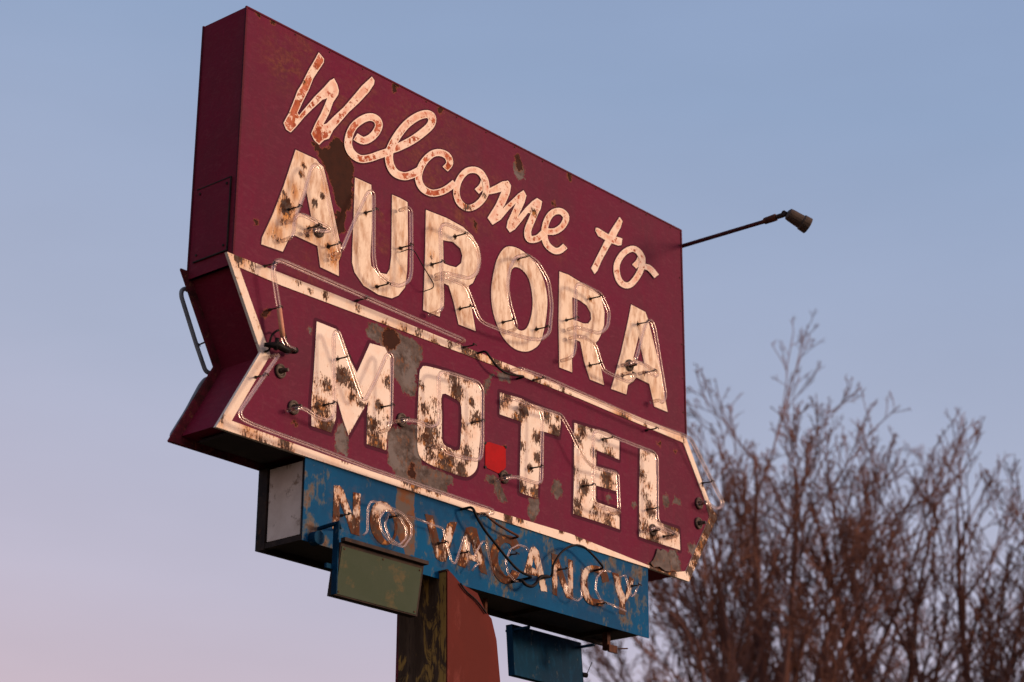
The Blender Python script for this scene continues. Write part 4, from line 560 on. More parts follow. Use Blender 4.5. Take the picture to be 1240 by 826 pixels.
M = {}
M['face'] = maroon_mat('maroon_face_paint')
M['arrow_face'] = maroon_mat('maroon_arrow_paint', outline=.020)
M['side'] = maroon_mat('maroon_side_paint', face=False, base=(.20, .011, .030))
M['welcome'] = cream_mat('script_paint', base=(.84, .69, .53), tint=(.72, .42, .24), tscale=9, stretch=(1, 1, 1), brush=(.27, .036, .010), edge_light=.8, wear=.25, bias=-.02)
M['aurora'] = cream_mat('block_letter_paint', base=(.84, .71, .53), tint=(.42, .22, .11), tintlo=.45, tinthi=.70, tscale=15, stretch=(2.0, 1, .62), edge_light=.5, wear=.27, bias=-.018)
M['motel'] = cream_mat('flaking_letter_paint', base=(.84, .74, .60), tint=(.80, .58, .42), tscale=8, stretch=(1, 1, 1), wear=.235, edge_wear=.05, bias=-.01)
M['vacancy'] = cream_mat('rusty_letter_paint', base=(.66, .55, .43), tint=(.42, .24, .14), tscale=12, stretch=(1, 1, .8), wear=.22, edge_wear=.11, bias=.034, chip=(.075, .045, .03), chip2=(.10, .030, .010))
M['band'] = cream_mat('band_paint', base=(.84, .72, .56), tint=(.74, .46, .27), tintlo=.52, tscale=5, stretch=(1, 1, 1), wear=.23, edge_wear=.045, bias=-.012)

def blue_mat(name, base=(.0003, .078, .185), spots=True):
    m, nt_, b = new_mat(name); g = G(nt_)
    c = g.mix(g.ramp(g.noise(3, detail=6), .35, .65), base, (base[0]+.004, base[1]*.72, base[2]*.72))
    c = g.mix(g.ramp(g.noise(30, (1, 1, .5), detail=6), .5, .8, 0, .4), c, (.004, .09, .20))
    n = g.noise(13, (1.3, 1, .7), detail=8, rough=.68, off=4)
    v = g.math('ADD', n, g.math('MULTIPLY', g.attr('wear'), .22)) if spots else n
    c = g.mix(g.ramp(v, .60, .66, 0, .8), c, (.085, .105, .10))
    c = g.mix(g.ramp(v, .67, .75, 0, .95), c, g.mix(g.ramp(g.noise(40, detail=7), .45, .6), (.15, .105, .075), (.085, .052, .032)))
    if spots:
        gs = g.math('ADD', g.attr('grey_sd'), g.math('MULTIPLY', g.math('SUBTRACT', g.noise(38, detail=6), .5), .04))
        c = g.mix(g.ramp(gs, 0, .004, 1, 0), c, g.mix(g.ramp(g.noise(16, detail=7, off=3), .44, .62), (.105, .085, .07), (.15, .062, .026)))
        sd = g.attr('letter_sd')
        c = g.mix(g.math('MULTIPLY', g.ramp(sd, 0, .05, .5, 0), g.ramp(g.noise(20, detail=6, off=8), .45, .62)), c, (.10, .07, .045))
    nt_.links.new(c, b.inputs['Base Color']); b.inputs['Roughness'].default_value = .6; b.inputs['Specular IOR Level'].default_value = .04
    nt_.links.new(g.bump(g.noise(2.5, detail=3), .5, .03), b.inputs['Normal'])
    return m
M['blue'] = blue_mat('blue_face_paint')
M['blue_plain'] = blue_mat('blue_paint', base=(.0008, .034, .070), spots=False)

def simple(name, c1, c2, scale=12, rough=.6, metal=0, stretch=(1, 1, 1), c3=None, lo=.4, hi=.6, bump=.3):
    m, nt_, b = new_mat(name); g = G(nt_)
    c = g.mix(g.ramp(g.noise(scale, stretch, detail=7, rough=.65), lo, hi), c1, c2)
    if c3: c = g.mix(g.ramp(g.noise(scale*2.3, stretch, detail=8, rough=.7, off=5), .56, .66), c, c3)
    nt_.links.new(c, b.inputs['Base Color']); b.inputs['Roughness'].default_value = rough; b.inputs['Metallic'].default_value = metal; b.inputs['Specular IOR Level'].default_value = .07
    nt_.links.new(g.bump(g.noise(scale*3, stretch, detail=4), bump, .004), b.inputs['Normal'])
    return m
M['white_panel'] = simple('dirty_white_panel', (.78, .66, .54), (.66, .54, .43), 5, c3=(.30, .20, .13))
M['dark'] = simple('dark_steel', (.022, .016, .014), (.045, .030, .022), 10, c3=(.075, .035, .02))
M['underside'] = simple('underside_metal', (.035, .028, .027), (.060, .046, .042), 4)
M['edge'] = simple('maroon_rim', (.16, .02, .03), (.07, .02, .018), 12, c3=(.22, .08, .04))
M['green'] = simple('olive_panel', (.044, .064, .036), (.055, .074, .046), 3, c3=(.10, .085, .04), lo=.35, hi=.7)
M['post_front'] = simple('red_oxide_paint', (.115, .013, .007), (.09, .011, .006), 3, c3=(.15, .03, .022), stretch=(1, 1, .4))
M['post_side'] = simple('weathered_yellow_post', (.030, .022, .014), (.060, .042, .024), 4, stretch=(1, 2.5, .6), c3=(.30, .20, .035))
def post_mat():
    m, nt_, b = new_mat('weathered_yellow_post'); g = G(nt_)
    sp = g.n('ShaderNodeSeparateXYZ'); nt_.links.new(g.tc.outputs['Object'], sp.inputs[0])
    n = g.noise(5, (1, 2.4, .8), detail=8, rough=.66, dist=1.0)
    zone = g.math('MULTIPLY', g.ramp(sp.outputs[1], -.20, .04, .17, -.03), g.ramp(sp.outputs[2], 3.98, 4.12, .35, 1))
    v = g.math('ADD', n, zone)
    c = g.mix(g.ramp(g.noise(9, (1, 2, .5), detail=6, off=4), .4, .65), (.060, .036, .020), (.105, .066, .038))
    c = g.mix(g.ramp(v, .56, .62), c, (.36, .21, .05)); c = g.mix(g.ramp(g.noise(22, (1, 3, .4), detail=7, off=9), .55, .65), c, (.05, .03, .018))
    nt_.links.new(c, b.inputs['Base Color']); b.inputs['Roughness'].default_value = .8; b.inputs['Specular IOR Level'].default_value = .1
    nt_.links.new(g.bump(g.noise(20, (1, 2, .4), detail=5), .5, .01), b.inputs['Normal'])
    return m
M['post_side'] = post_mat()
M['rust'] = simple('rusty_iron', (.10, .038, .020), (.05, .022, .014), 18)
M['black'] = simple('black_rubber', (.008, .007, .007), (.016, .013, .012), 30, rough=.45)
M['clip'] = simple('sooty_glass_clip', (.03, .024, .02), (.09, .065, .045), 60, rough=.35)
M['ceramic'] = simple('electrode_housing', (.055, .04, .03), (.13, .10, .075), 40, rough=.35)
M['red'] = simple('bright_red_patch', (.36, .001, .003), (.29, .001, .003), 6, bump=.05)
M['arm'] = simple('reddish_pipe', (.075, .018, .018), (.045, .016, .015), 12, c3=(.14, .05, .03))
M['lamp'] = simple('bronze_lamp', (.060, .045, .033), (.085, .062, .042), 14, rough=.4)
M['copper'] = simple('sunset_tinted_tube', (.62, .30, .18), (.52, .24, .15), 14, rough=.25)  # copper tone is the sunset's reflection on the glass, put into the colour
M['grey_tube'] = simple('frosted_tube', (.30, .32, .31), (.22, .23, .23), 14, rough=.25)
M['lens'] = simple('lamp_lens', (.25, .24, .22), (.3, .28, .26), 8, rough=.1)
def glass_mat():
    m, nt_, b = new_mat('neon_glass'); nt_.nodes.remove(b); g = G(nt_)
    o = nt_.nodes['Material Output']
    lw = g.n('ShaderNodeLayerWeight'); lw.inputs[0].default_value = .5
    tr = g.n('ShaderNodeBsdfTransparent'); tr.inputs[0].default_value = (.93, .89, .86, 1)
    gl = g.n('ShaderNodeBsdfGlossy'); gl.inputs['Color'].default_value = (.9, .82, .78, 1); gl.inputs['Roughness'].default_value = .16
    df = g.n('ShaderNodeBsdfDiffuse'); df.inputs[0].default_value = (.52, .38, .30, 1)
    dirt = g.noise(25, detail=5)
    f1 = g.math('ADD', g.ramp(lw.outputs['Facing'], .62, .97, .0, .60), g.ramp(dirt, .45, .7, .02, .14))
    m1 = g.n('ShaderNodeMixShader'); g.put(m1.inputs[0], f1); nt_.links.new(tr.outputs[0], m1.inputs[1]); nt_.links.new(df.outputs[0], m1.inputs[2])
    f2 = g.ramp(lw.outputs['Fresnel'], 0, 1, .04, .38)
    m2 = g.n('ShaderNodeMixShader'); g.put(m2.inputs[0], f2); nt_.links.new(m1.outputs[0], m2.inputs[1]); nt_.links.new(gl.outputs[0], m2.inputs[2])
    nt_.links.new(m2.outputs[0], o.inputs[0])
    return m
M['glass'] = glass_mat()
M['bark'] = simple('reddish_bark', (.25, .122, .085), (.14, .068, .050), 3, rough=.85, stretch=(1, 1, .3))
M['bark_dark'] = simple('grey_brown_bark', (.165, .11, .10), (.115, .078, .072), 3, rough=.85, stretch=(1, 1, .3))
M['ground'] = simple('dry_winter_grass', (.075, .065, .03), (.11, .085, .045), 1.3, rough=.95, c3=(.05, .055, .022))
M['asphalt'] = simple('worn_asphalt', (.045, .044, .043), (.065, .062, .058), 6, rough=.9, c3=(.085, .08, .072))
M['concrete'] = simple('kerb_concrete', (.28, .27, .25), (.22, .21, .19), 5, rough=.9)

# ------------------------------------------------------------- mesh tools
class MB:
    def __init__(s): s.v = []; s.f = []; s.at = {}
    def add(s, vs, fs, **at):
        o = len(s.v); s.v += [tuple(p) for p in vs]; s.f += [tuple(i+o for i in f) for f in fs]
        for k, a in at.items(): s.at.setdefault(k, []).extend(a)
        return s
    def box(s, lo, hi):
        x0, y0, z0 = lo; x1, y1, z1 = hi
        return s.add([(x0,y0,z0),(x1,y0,z0),(x1,y1,z0),(x0,y1,z0),(x0,y0,z1),(x1,y0,z1),(x1,y1,z1),(x0,y1,z1)],
                     [(0,3,2,1),(4,5,6,7),(0,1,5,4),(1,2,6,5),(2,3,7,6),(3,0,4,7)])
    def prism(s, poly, y0, y1, caps=True):
        """poly in (x,z), extruded along y"""
        n = len(poly)
        vs = [(x, y0, z+H) for x, z in poly] + [(x, y1, z+H) for x, z in poly]
        fs = [(i, (i+1) % n, (i+1) % n+n, i+n) for i in range(n)]
        if caps:
            from mathutils.geometry import tessellate_polygon
            t = tessellate_polygon([[Vector((x, z, 0)) for x, z in poly]])
            fs += [tuple(a) for a in t] + [tuple(i+n for i in a) for a in t]
        return s.add(vs, fs)
    def tube(s, pts, r, sides=8, cap=True, r2=None):
        pts = [Vector(p) for p in pts]; n = len(pts)
        if n < 2: return s
        vs = []; up = None
        for i, p in enumerate(pts):
            t = (pts[min(i+1, n-1)] - pts[max(i-1, 0)])
            if t.length < 1e-9: t = Vector((0, 0, 1))
            t.normalize()
            if up is None: up = t.orthogonal().normalized()
            else:
                up = up - t*up.dot(t)
                up = up.normalized() if up.length > 1e-6 else t.orthogonal().normalized()
            b = t.cross(up); rr = r if r2 is None else r + (r2-r)*i/(n-1)
            if isinstance(r, (list, tuple)): rr = r[i]
            for k in range(sides):
                a = 2*math.pi*k/sides
                vs.append(p + up*(rr*math.cos(a)) + b*(rr*math.sin(a)))
        fs = []
        for i in range(n-1):
            for k in range(sides):
                a = i*sides+k; c = i*sides+(k+1) % sides
                fs.append((a, c, c+sides, a+sides))
        if cap: fs += [tuple(range(sides))[::-1], tuple(range((n-1)*sides, n*sides))]
        return s.add(vs, fs)
    def build(s, name, mat, parent=None, smooth=False, label=None, org=None, recalc=True):
        org = Vector(org) if org else (Vector(parent['org']) if parent is not None else Vector((0, 0, 0)))
        me = bpy.data.meshes.new(name); me.from_pydata([tuple(Vector(p)-org) for p in s.v], [], s.f)
        for k, a in s.at.items():
            if len(a) == len(s.v):
                at = me.attributes.new(k, 'FLOAT', 'POINT'); at.data.foreach_set('value', np.array(a, dtype=np.float32))
        me.materials.append(mat)
        if smooth: me.polygons.foreach_set('use_smooth', [True]*len(me.polygons))
        if recalc:
            bm = bmesh.new(); bm.from_mesh(me); bmesh.ops.recalc_face_normals(bm, faces=bm.faces); bm.to_mesh(me); bm.free()
        me.update()
        o = bpy.data.objects.new(name, me); COL.objects.link(o)
        if parent is not None: o.parent = parent; o['org'] = tuple(org)
        if parent is not None: o.location = org - Vector(parent['org'])
        else: o.location = org
        if label: o['label'] = label
        return o
def thing(name, label, cat, org, group=None):
    o = bpy.data.objects.new(name, None); COL.objects.link(o); o.location = org; o['org'] = tuple(org)
    o['label'] = label; o['category'] = cat; o.empty_display_size = .3
    if group: o['group'] = group
    return o
def structure(o): o['kind'] = 'structure'; return o
def W(pts, y): return [(x, y, z+H) for x, z in pts]

def seg_dist(P, poly, closed=True):
    """distance from points P (n,2) to polyline"""
    A = np.array(poly, float); B = np.roll(A, -1, 0) if closed else A[1:]
    if not closed: A = A[:-1]
    d = np.full(len(P), 1e9)
    for a, b in zip(A, B):
        ab = b-a; L = ab@ab
        t = np.clip(((P-a)@ab)/(L+1e-12), 0, 1)
        d = np.minimum(d, np.hypot(*(P - (a + t[:, None]*ab)).T))
    return d
def inside(P, poly):
    A = np.array(poly, float); B = np.roll(A, -1, 0); r = np.zeros(len(P), bool)
    x, y = P[:, 0], P[:, 1]
    for (x0, y0), (x1, y1) in zip(A, B):
        if y0 == y1: continue
        c = ((y0 > y) != (y1 > y)) & (x < (x1-x0)*(y-y0)/(y1-y0)+x0)
        r ^= c
    return r
def sd(P, polys, reach=.12):
    out_ = np.full(len(P), .2)
    for poly in polys:
        A = np.array(poly); lo = A.min(0)-reach; hi = A.max(0)+reach
        m = ((P >= lo) & (P <= hi)).all(1)
        if not m.any(): continue
        Q = P[m]; d = seg_dist(Q, poly); d[inside(Q, poly)] *= -1
        out_[m] = np.minimum(out_[m], d)
    return out_
def blobs(P, bl):
    v = np.zeros(len(P))
    for x, z, r, s_ in bl:
        d2 = ((P[:, 0]-x)**2 + (P[:, 1]-z)**2)/(r*r)
        v = np.maximum(v, s_*np.exp(-d2*.8))
    return v
def fill(outline, holes=(), step=.011):
    """dense triangulation of a polygon with holes; returns verts, tris, boundary loops"""
    loops = [outline]+list(holes); V = []; E = []; lp = []
    for L in loops:
        L2 = []
        n = len(L)
        for i in range(n):
            a = Vector(L[i]); b = Vector(L[(i+1) % n]); k = max(1, int((b-a).length/(step*1.5)))
            L2 += [a.lerp(b, j/k) for j in range(k)]
        o = len(V); V += [tuple(p) for p in L2]; E += [(o+i, o+(i+1) % len(L2)) for i in range(len(L2))]; lp.append((o, len(L2)))
    A = np.array(V); lo = A.min(0); hi = A.max(0)
    gx, gy = np.meshgrid(np.arange(lo[0]+step/2, hi[0], step), np.arange(lo[1]+step/2, hi[1], step))
    Pg = np.stack([gx.ravel(), gy.ravel()], 1)
    m = inside(Pg, outline)
    for h in holes: m &= ~inside(Pg, h)
    Pg = Pg[m]
    d = np.full(len(Pg), 9.)
    for L in loops: d = np.minimum(d, seg_dist(Pg, L))
    Pg = Pg[d > step*.45]
    allv = [Vector(p) for p in V] + [Vector(p) for p in Pg]
    vs, es, fs, ov, oe, of = delaunay_2d_cdt(allv, E, [], 0, 1e-7)
    vs = np.array([tuple(p) for p in vs]); T = np.array([f for f in fs if len(f) == 3])
    c = vs[T].mean(1); m = inside(c, outline)
    for h in holes: m &= ~inside(c, h)
    return vs, T[m], loops
def plate(mb, outline, holes, yf, yb_, step=.011, wear=None, extra=None):
    """a plate whose front is at yf and whose rim runs back to yb_"""
    vs, T, loops = fill(outline, holes, step)
    d = np.full(len(vs), 9.)
    for L in loops: d = np.minimum(d, seg_dist(vs, L))
    at = {'edge': list(d), 'stain': list(blobs(vs, STAIN)) if wear is not None else [0.]*len(vs), 'wear': list(blobs(vs, wear)) if wear is not None else [0.]*len(vs)}
    if extra:
        for k, fn in extra.items(): at[k] = list(fn(vs))
    mb.add([(x, yf, z+H) for x, z in vs], [tuple(t) for t in T.tolist()], **at)
    for L in loops:
        n = len(L)
        at2 = {'edge': [0.]*2*n, 'stain': [0.]*2*n, 'wear': [0.]*2*n}
        if extra:
            for k in extra: at2[k] = [.2]*2*n
        mb.add([(x, yf, z+H) for x, z in L]+[(x, yb_, z+H) for x, z in L], [(i, (i+1) % n, (i+1) % n+n, i+n) for i in range(n)], **at2)
def ribbon(mb, L, R, y0, y1, wear):
    """painted stroke of a script letter, climbing slightly so that it laps over itself"""
    n = len(L); A = np.array(L); B = np.array(R); K = 6; P = []; Y = []; ed = []
    wd = np.hypot(*(A-B).T)
    for i in range(n):
        yy = y0 + (y1-y0)*i/(n-1)
        for k in range(K+1):
            t = k/K; P.append(A[i]*(1-t)+B[i]*t); Y.append(yy)
            e = min(t, 1-t)*wd[i]
            s_ = min(np.hypot(*((A[i]+B[i])/2-(A[0]+B[0])/2)), 9) if i < 4 else (np.hypot(*((A[i]+B[i])/2-(A[-1]+B[-1])/2)) if i > n-5 else 9)
            ed.append(min(e, s_))
    P = np.array(P); wv = blobs(P, wear)
    fs = [(i*(K+1)+k, i*(K+1)+k+1, (i+1)*(K+1)+k+1, (i+1)*(K+1)+k) for i in range(n-1) for k in range(K)]
    mb.add([(p[0], y, p[1]+H) for p, y in zip(P, Y)], fs, edge=ed, wear=list(wv), stain=list(blobs(P, STAIN)))
    loop = [tuple(a) for a in A]+[tuple(b) for b in B[::-1]]; yl = [y0+(y1-y0)*i/(n-1) for i in range(n)]; yl = yl+yl[::-1]; m = len(loop)
    mb.add([(p[0], y, p[1]+H) for p, y in zip(loop, yl)]+[(p[0], y+.0022, p[1]+H) for p, y in zip(loop, yl)],
           [(i, (i+1) % m, (i+1) % m+m, i+m) for i in range(m)], edge=[0.]*2*m, wear=[0.]*2*m, stain=[0.]*2*m)
def fillet(pts, r=.03, n=4):
    pts = [Vector(p) for p in pts]; o = [pts[0]]
    for i in range(1, len(pts)-1):
        a, b, c = pts[i-1], pts[i], pts[i+1]; la = (a-b).length; lc = (c-b).length
        k = min(r, la*.48, lc*.48)
        p = b+(a-b).normalized()*k if la > 1e-6 else b; q = b+(c-b).normalized()*k if lc > 1e-6 else b
        for j in range(n+1):
            t = j/n; o.append(p*(1-t)**2+b*2*t*(1-t)+q*t*t)
    o.append(pts[-1]); q = [o[0]]
    for p in o[1:]:
        if (p-q[-1]).length > .006: q.append(p)
    return q

# ------------------------------------------------------------- ground
g_ = MB(); g_.add([(-900, -900, 0), (900, -900, 0), (900, 900, 0), (-900, 900, 0)], [(0, 1, 2, 3)])
structure(g_.build('ground', M['ground']))
g_ = MB(); g_.add([(-60, -30, .004), (60, -30, .004), (60, -2.2, .004), (-60, -2.2, .004)], [(0, 1, 2, 3)])
structure(g_.build('parking_lot', M['asphalt']))
g_ = MB(); g_.box((-60, -2.2, 0), (60, -2.02, .14)); structure(g_.build('kerb', M['concrete']))

# ------------------------------------------------------------- the sign
D = .354; DB = .36
sign = thing('motel_sign', 'tall weathered maroon arrow motel sign with cream lettering on a square post', 'motel sign', (1.87, .15, 0))
def all_outlines(words):
    o = []
    for _, pieces in words:
        for p_ in pieces:
            if p_[0] == 'poly': o += [p_[1]]+p_[2]
            else: o.append(p_[1]+p_[2][::-1])
    return o
def loop_dist(P, loops, reach=.06):
    v = np.full(len(P), .2)
    for L in loops:
        A = np.array(L); m = ((P >= A.min(0)-reach) & (P <= A.max(0)+reach)).all(1)
        if m.any(): v[m] = np.minimum(v[m], seg_dist(P[m], L))
    return v
up_loops = all_outlines(WEL)+all_outlines(AUR)

# upper cabinet: painted face sheet + sides and back
fs_ = MB(); nx, nz = 330, 124
X = np.linspace(0, 4, nx); Z = np.linspace(0, -1.49, nz)
P = np.array([(x, z) for z in Z for x in X])
fs_.add([(x, 0, z+H) for x, z in P], [(j*nx+i, (j+1)*nx+i, (j+1)*nx+i+1, j*nx+i+1) for j in range(nz-1) for i in range(nx-1)],
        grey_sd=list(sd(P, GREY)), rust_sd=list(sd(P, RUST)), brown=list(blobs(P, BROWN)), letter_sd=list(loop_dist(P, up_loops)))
upper = fs_.build('upper_cabinet', M['face'], sign, recalc=False)
sh = MB()
sh.add([(0,0,H),(4,0,H),(4,D,H),(0,D,H)], [(0,1,2,3)])
sh.add([(0,0,H),(0,D,H),(0,D,H-1.531),(0,0,H-1.531)], [(0,1,2,3)])
sh.add([(4,0,H),(4,D,H),(4,D,H-1.5),(4,0,H-1.5)], [(0,1,2,3)])
sh.add([(0,D,H),(4,D,H),(4,D,H-1.5),(0,D,H-1.5)], [(0,1,2,3)])
sh.build('cabinet_shell', M['side'], upper, recalc=False)
tr_ = MB()   # thin folded seams at the corners
for y in (0, D):
    tr_.box((-.005, y-.005 if y == 0 else y-.006, H-1.478), (.007, y+.006 if y == 0 else y+.005, H+.003))
    tr_.box((3.993, y-.005 if y == 0 else y-.006, H-1.478), (4.005, y+.006 if y == 0 else y+.005, H+.003))
tr_.box((.0071, -.004, H-.006), (3.9929, .004, H+.004)); tr_.box((.0071, D-.004, H-.006), (3.9929, D+.004, H+.004))
tr_.build('corner_seam', maroon_mat('seam_paint', face=False, base=(.10, .008, .022)), upper)
ap = MB(); ap.box((-.007, .047, H-1.440), (-.0001, .306, H-1.022)); acc = ap.build('access_panel', M['side'], upper)
ap = MB()
for a, b_ in (((-.0095, .040, H-1.022), (-.0003, .313, H-1.016)), ((-.0095, .040, H-1.447), (-.0003, .313, H-1.4405)), ((-.0095, .040, H-1.4404), (-.0003, .0465, H-1.0221))): ap.box(a, b_)
for y, z in ((.07, -1.41), (.285, -1.41), (.285, -1.05), (.07, -1.05)): ap.tube([(-.013, y, H+z), (-.006, y, H+z)], .007, 6)
ap.build('panel_seam', M['dark'], upper)
for x, z in [(.1+k*.27, -.018) for k in range(15)]+[(3.975, -.12-k*.24) for k in range(6)]:
    rv = MB(); rv.tube([(x, -.004, H+z), (x, .001, H+z)], .005, 6); rv.build('rivet', M['rust'], upper)

def letters(words, mat, parent, y=-.003, prefix='', step=.009):
    for i, (nm, pieces) in enumerate(words):
        mb = MB(); yy = y
        for p_ in pieces:
            if p_[0] == 'poly': plate(mb, p_[1], p_[2], yy, yy+.0028, step, LW); yy -= .0009
            else: ribbon(mb, p_[1], p_[2], yy-.0002*(i % 2), yy-.0035, LW); yy -= .004
        o = mb.build('letter', mat, parent, label=prefix+nm, recalc=False)
letters(WEL, M['welcome'], upper, prefix='cream and rust painted ')
letters(AUR, M['aurora'], upper, prefix='tan cream painted ')

def neon(paths, parent, y=-.09, r=.0115, mat='glass', ends=True, label=None, yend=-.02, fr=.035):
    for P_ in paths:
        p3 = W(P_, y)
        if ends: p3 = [(p3[0][0], yend, p3[0][2])] + p3 + [(p3[-1][0], yend, p3[-1][2])]
        mb = MB(); mb.tube(fillet(p3, fr, 5), r, 10); mb.build('neon_tube', M[mat], parent, smooth=True, label=label)
def clips(pts, parent, y=-.09, base=-.003, sgn=1):
    for x, z in pts:
        mb = MB()
        mb.tube([(x, base, z+H), (x, base+(y-base)*.25, z+H), (x, base+(y-base)*.85, z+H-.004), (x, y, z+H)], [.009, .0048, .0045, .007], 8)
        mb.tube([(x-.014, y-.003*sgn, z+H+.004), (x-.004, y-.011*sgn, z+H-.001), (x+.008, y-.010*sgn, z+H-.001), (x+.018, y-.001*sgn, z+H-.005)], .003, 6)
        mb.tube([(x, base, z+H), (x, base-.008*sgn, z+H)], .009, 7)
        mb.build('tube_clip', M['clip'], parent, smooth=True)
def housings(pts, parent, r=.030):
    for x, z in pts:
        mb = MB(); ring = [(x+r*math.cos(a), -.012, z+H+r*1.1*math.sin(a)) for a in [2*math.pi*k/20 for k in range(21)]]
        mb.tube(ring, .008, 8)
        mb.tube([(x, -.002, z+H), (x, -.014, z+H)], r*.95, 20)
        mb.tube([(x, -.014, z+H), (x, -.03, z+H), (x+.01, -.06, z+H)], [.017, .014, .010], 10)
        mb.build('electrode_housing', M['ceramic'], parent, smooth=False)
neon(TU_A, upper); clips(CL_A, upper); housings(GR_A, upper)

# arrow cabinet
def inset(poly, d):
    n = len(poly); o = []
    A = sum(poly[i][0]*poly[(i+1) % n][1]-poly[(i+1) % n][0]*poly[i][1] for i in range(n)); s_ = 1 if A > 0 else -1
    for i in range(n):
        a, b, c = Vector(poly[i-1]), Vector(poly[i]), Vector(poly[(i+1) % n])
        n1 = Vector((-(b-a).y, (b-a).x)).normalized()*s_; n2 = Vector((-(c-b).y, (c-b).x)).normalized()*s_
        k = n1+n2; k = k/max(.25, (k.length_squared/2)); o.append(tuple(b+k*d))
    return o
mot_loops = all_outlines(MOT)
ab = MB()
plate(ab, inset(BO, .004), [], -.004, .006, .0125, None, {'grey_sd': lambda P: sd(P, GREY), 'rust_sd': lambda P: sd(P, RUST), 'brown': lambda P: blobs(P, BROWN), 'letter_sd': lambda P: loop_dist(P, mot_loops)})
arrow = ab.build('arrow_cabinet', M['arrow_face'], sign, recalc=False)
bw = MB(); plate(bw, BO, [BI], -.010, .010, .011, BW); bw.build('border_band', M['band'], arrow, recalc=False)
bk = MB(); bk.prism(BO, D-.006, D+.006); bk.build('back_sheet', M['edge'], arrow)
web = MB(); wi = inset(BO, .045); web.prism(wi, .0062, D-.0062, caps=False); web.build('arrow_web', M['side'], arrow)
us = MB(); us.box((.10, .05, H-2.433), (.56, D-.05, H-2.418)); us.build('underside_plate', M['underside'], arrow)
ri = MB()
for a, b_ in zip(BO, BO[1:]+BO[:1]):
    A_ = Vector((a[0], 0, a[1]+H)); B_ = Vector((b_[0], 0, b_[1]+H)); n_ = int((B_-A_).length/.3)
    for y in (D+.004,):
        ri.tube([A_+Vector((0, y, 0)), B_+Vector((0, y, 0))], .006, 6)
ri.build('rolled_rim', M['edge'], arrow)
letters(MOT, M['motel'], arrow, y=-.0075, prefix='flaking cream ')
neon(TU_M, arrow); clips(CL_M, arrow, base=-.007); housings(GR_M, arrow)
neon(TU_B[:1], arrow, r=.0135); neon(TU_B[1:], arrow, r=.012); clips(CL_B, arrow, base=-.007)
lt = MB(); lp = W([TU_B[0][2], TU_B[0][3], TU_B[0][4]], -.09)
lt.tube([Vector(lp[0]).lerp(Vector(lp[1]), .1), Vector(lp[0]).lerp(Vector(lp[1]), .5), Vector(lp[1])], .0145, 10); lt.build('neon_tube', M['copper'], arrow, smooth=True, label='copper coloured length of border tube, sunset reflection painted on')
for P_ in TU_K:
    mb = MB(); p3 = W(P_, D+.09); p3 = [(p3[0][0], D+.02, p3[0][2])]+p3+[(p3[-1][0], D+.02, p3[-1][2])]
    mb.tube(fillet(p3, .04, 5), .0125, 10); mb.build('neon_tube', M['grey_tube'], arrow, smooth=True, label='grey tube on the far face')
clips(CL_K, arrow, y=D+.09, base=D+.004, sgn=-1)
hx = MB(); hx.prism(HEX, -.0085, -.0045); rp = hx.build('red_patch', M['red'], arrow)
for x, z in (HEX[0], HEX[2], HEX[4], HEX[5]):
    hs = MB(); hs.tube([(x, -.012, z+H), (x, -.004, z+H)], .009, 8); hs.build('screw', M['black'], arrow)
# a black terminal block where the border tubes meet
jb = MB(); jx, jz = TU_B[0][1]
jb.tube([(jx-.13, -.05, jz+H-.012), (jx-.06, -.075, jz+H), (jx, -.08, jz+H-.012), (jx+.06, -.06, jz+H+.004)], [.012, .022, .020, .010], 8)
jb.tube([(jx-.075, -.075, jz+H-.03), (jx-.07, -.08, jz+H+.035)], .012, 8); jb.tube([(jx+.055, -.09, jz+H), (jx+.07, -.05, jz+H+.01)], .017, 10)
jb.build('terminal_block', M['black'], arrow, smooth=True)

# blue cabinet
bx0, bx1, bz0, bz1 = .583, 3.562, -2.456, -2.905
vac_loops = all_outlines(VAC)
bf = MB(); nx, nz = 260, 42; X = np.linspace(bx0, bx1, nx); Z = np.linspace(bz0+.03, bz1, nz); P = np.array([(x, z) for z in Z for x in X])
bf.add([(x, .0015, z+H) for x, z in P], [(j*nx+i, (j+1)*nx+i, (j+1)*nx+i+1, j*nx+i+1) for j in range(nz-1) for i in range(nx-1)],
       grey_sd=list(sd(P, GREY)), wear=list(blobs(P, BLUEW)), letter_sd=list(loop_dist(P, vac_loops)))
vac = bf.build('vacancy_cabinet', M['blue'], sign, recalc=False)
bs = MB(); bs.box((bx0+.03, .010, H+bz1+.028), (bx1-.002, DB-.012, H+bz0+.0)); bs.build('cabinet_body', M['underside'], vac)
bs = MB()
bs.box((bx0, .0018, H+bz1), (bx1, .009, H+bz0-.001)); bs.box((bx0, DB-.010, H+bz1), (bx1, DB, H+bz0-.001)); bs.build('cabinet_sheet', M['blue_plain'], vac)
bs = MB(); bs.box((bx0+.004, .0195, H+bz1+.036), (bx0+.0299, DB-.085, H+bz0-.012)); bs.build('end_panel', M['white_panel'], vac)
bs = MB(); bs.box((bx0-.004, DB-.075, H+bz1-.004), (bx0+.028, DB-.0105, H+bz0-.002)); bs.box((bx0-.002, .0095, H+bz1+.001), (bx0+.029, DB-.0105, H+bz1+.030))
bs.box((bx0, .0095, H+bz1+.0305), (bx0+.028, .0192, H+bz0-.002)); bs.box((bx0+.0281, DB-.03, H+bz1-.002), (bx1-.003, DB-.011, H+bz1+.027))
for k in range(4): bs.box((bx0+.6+k*.7, .0095, H+bz1+.004), (bx0+.64+k*.7, DB-.031, H+bz1+.0275))
bs.build('angle_frame', M['dark'], vac)
letters(VAC, M['vacancy'], vac, y=-.0015, prefix='rusted cream ', step=.007)
neon(TU_V, vac, y=-.06, r=.0062, fr=.014, yend=-.02, ends=False); clips(CL_V, vac, y=-.06)
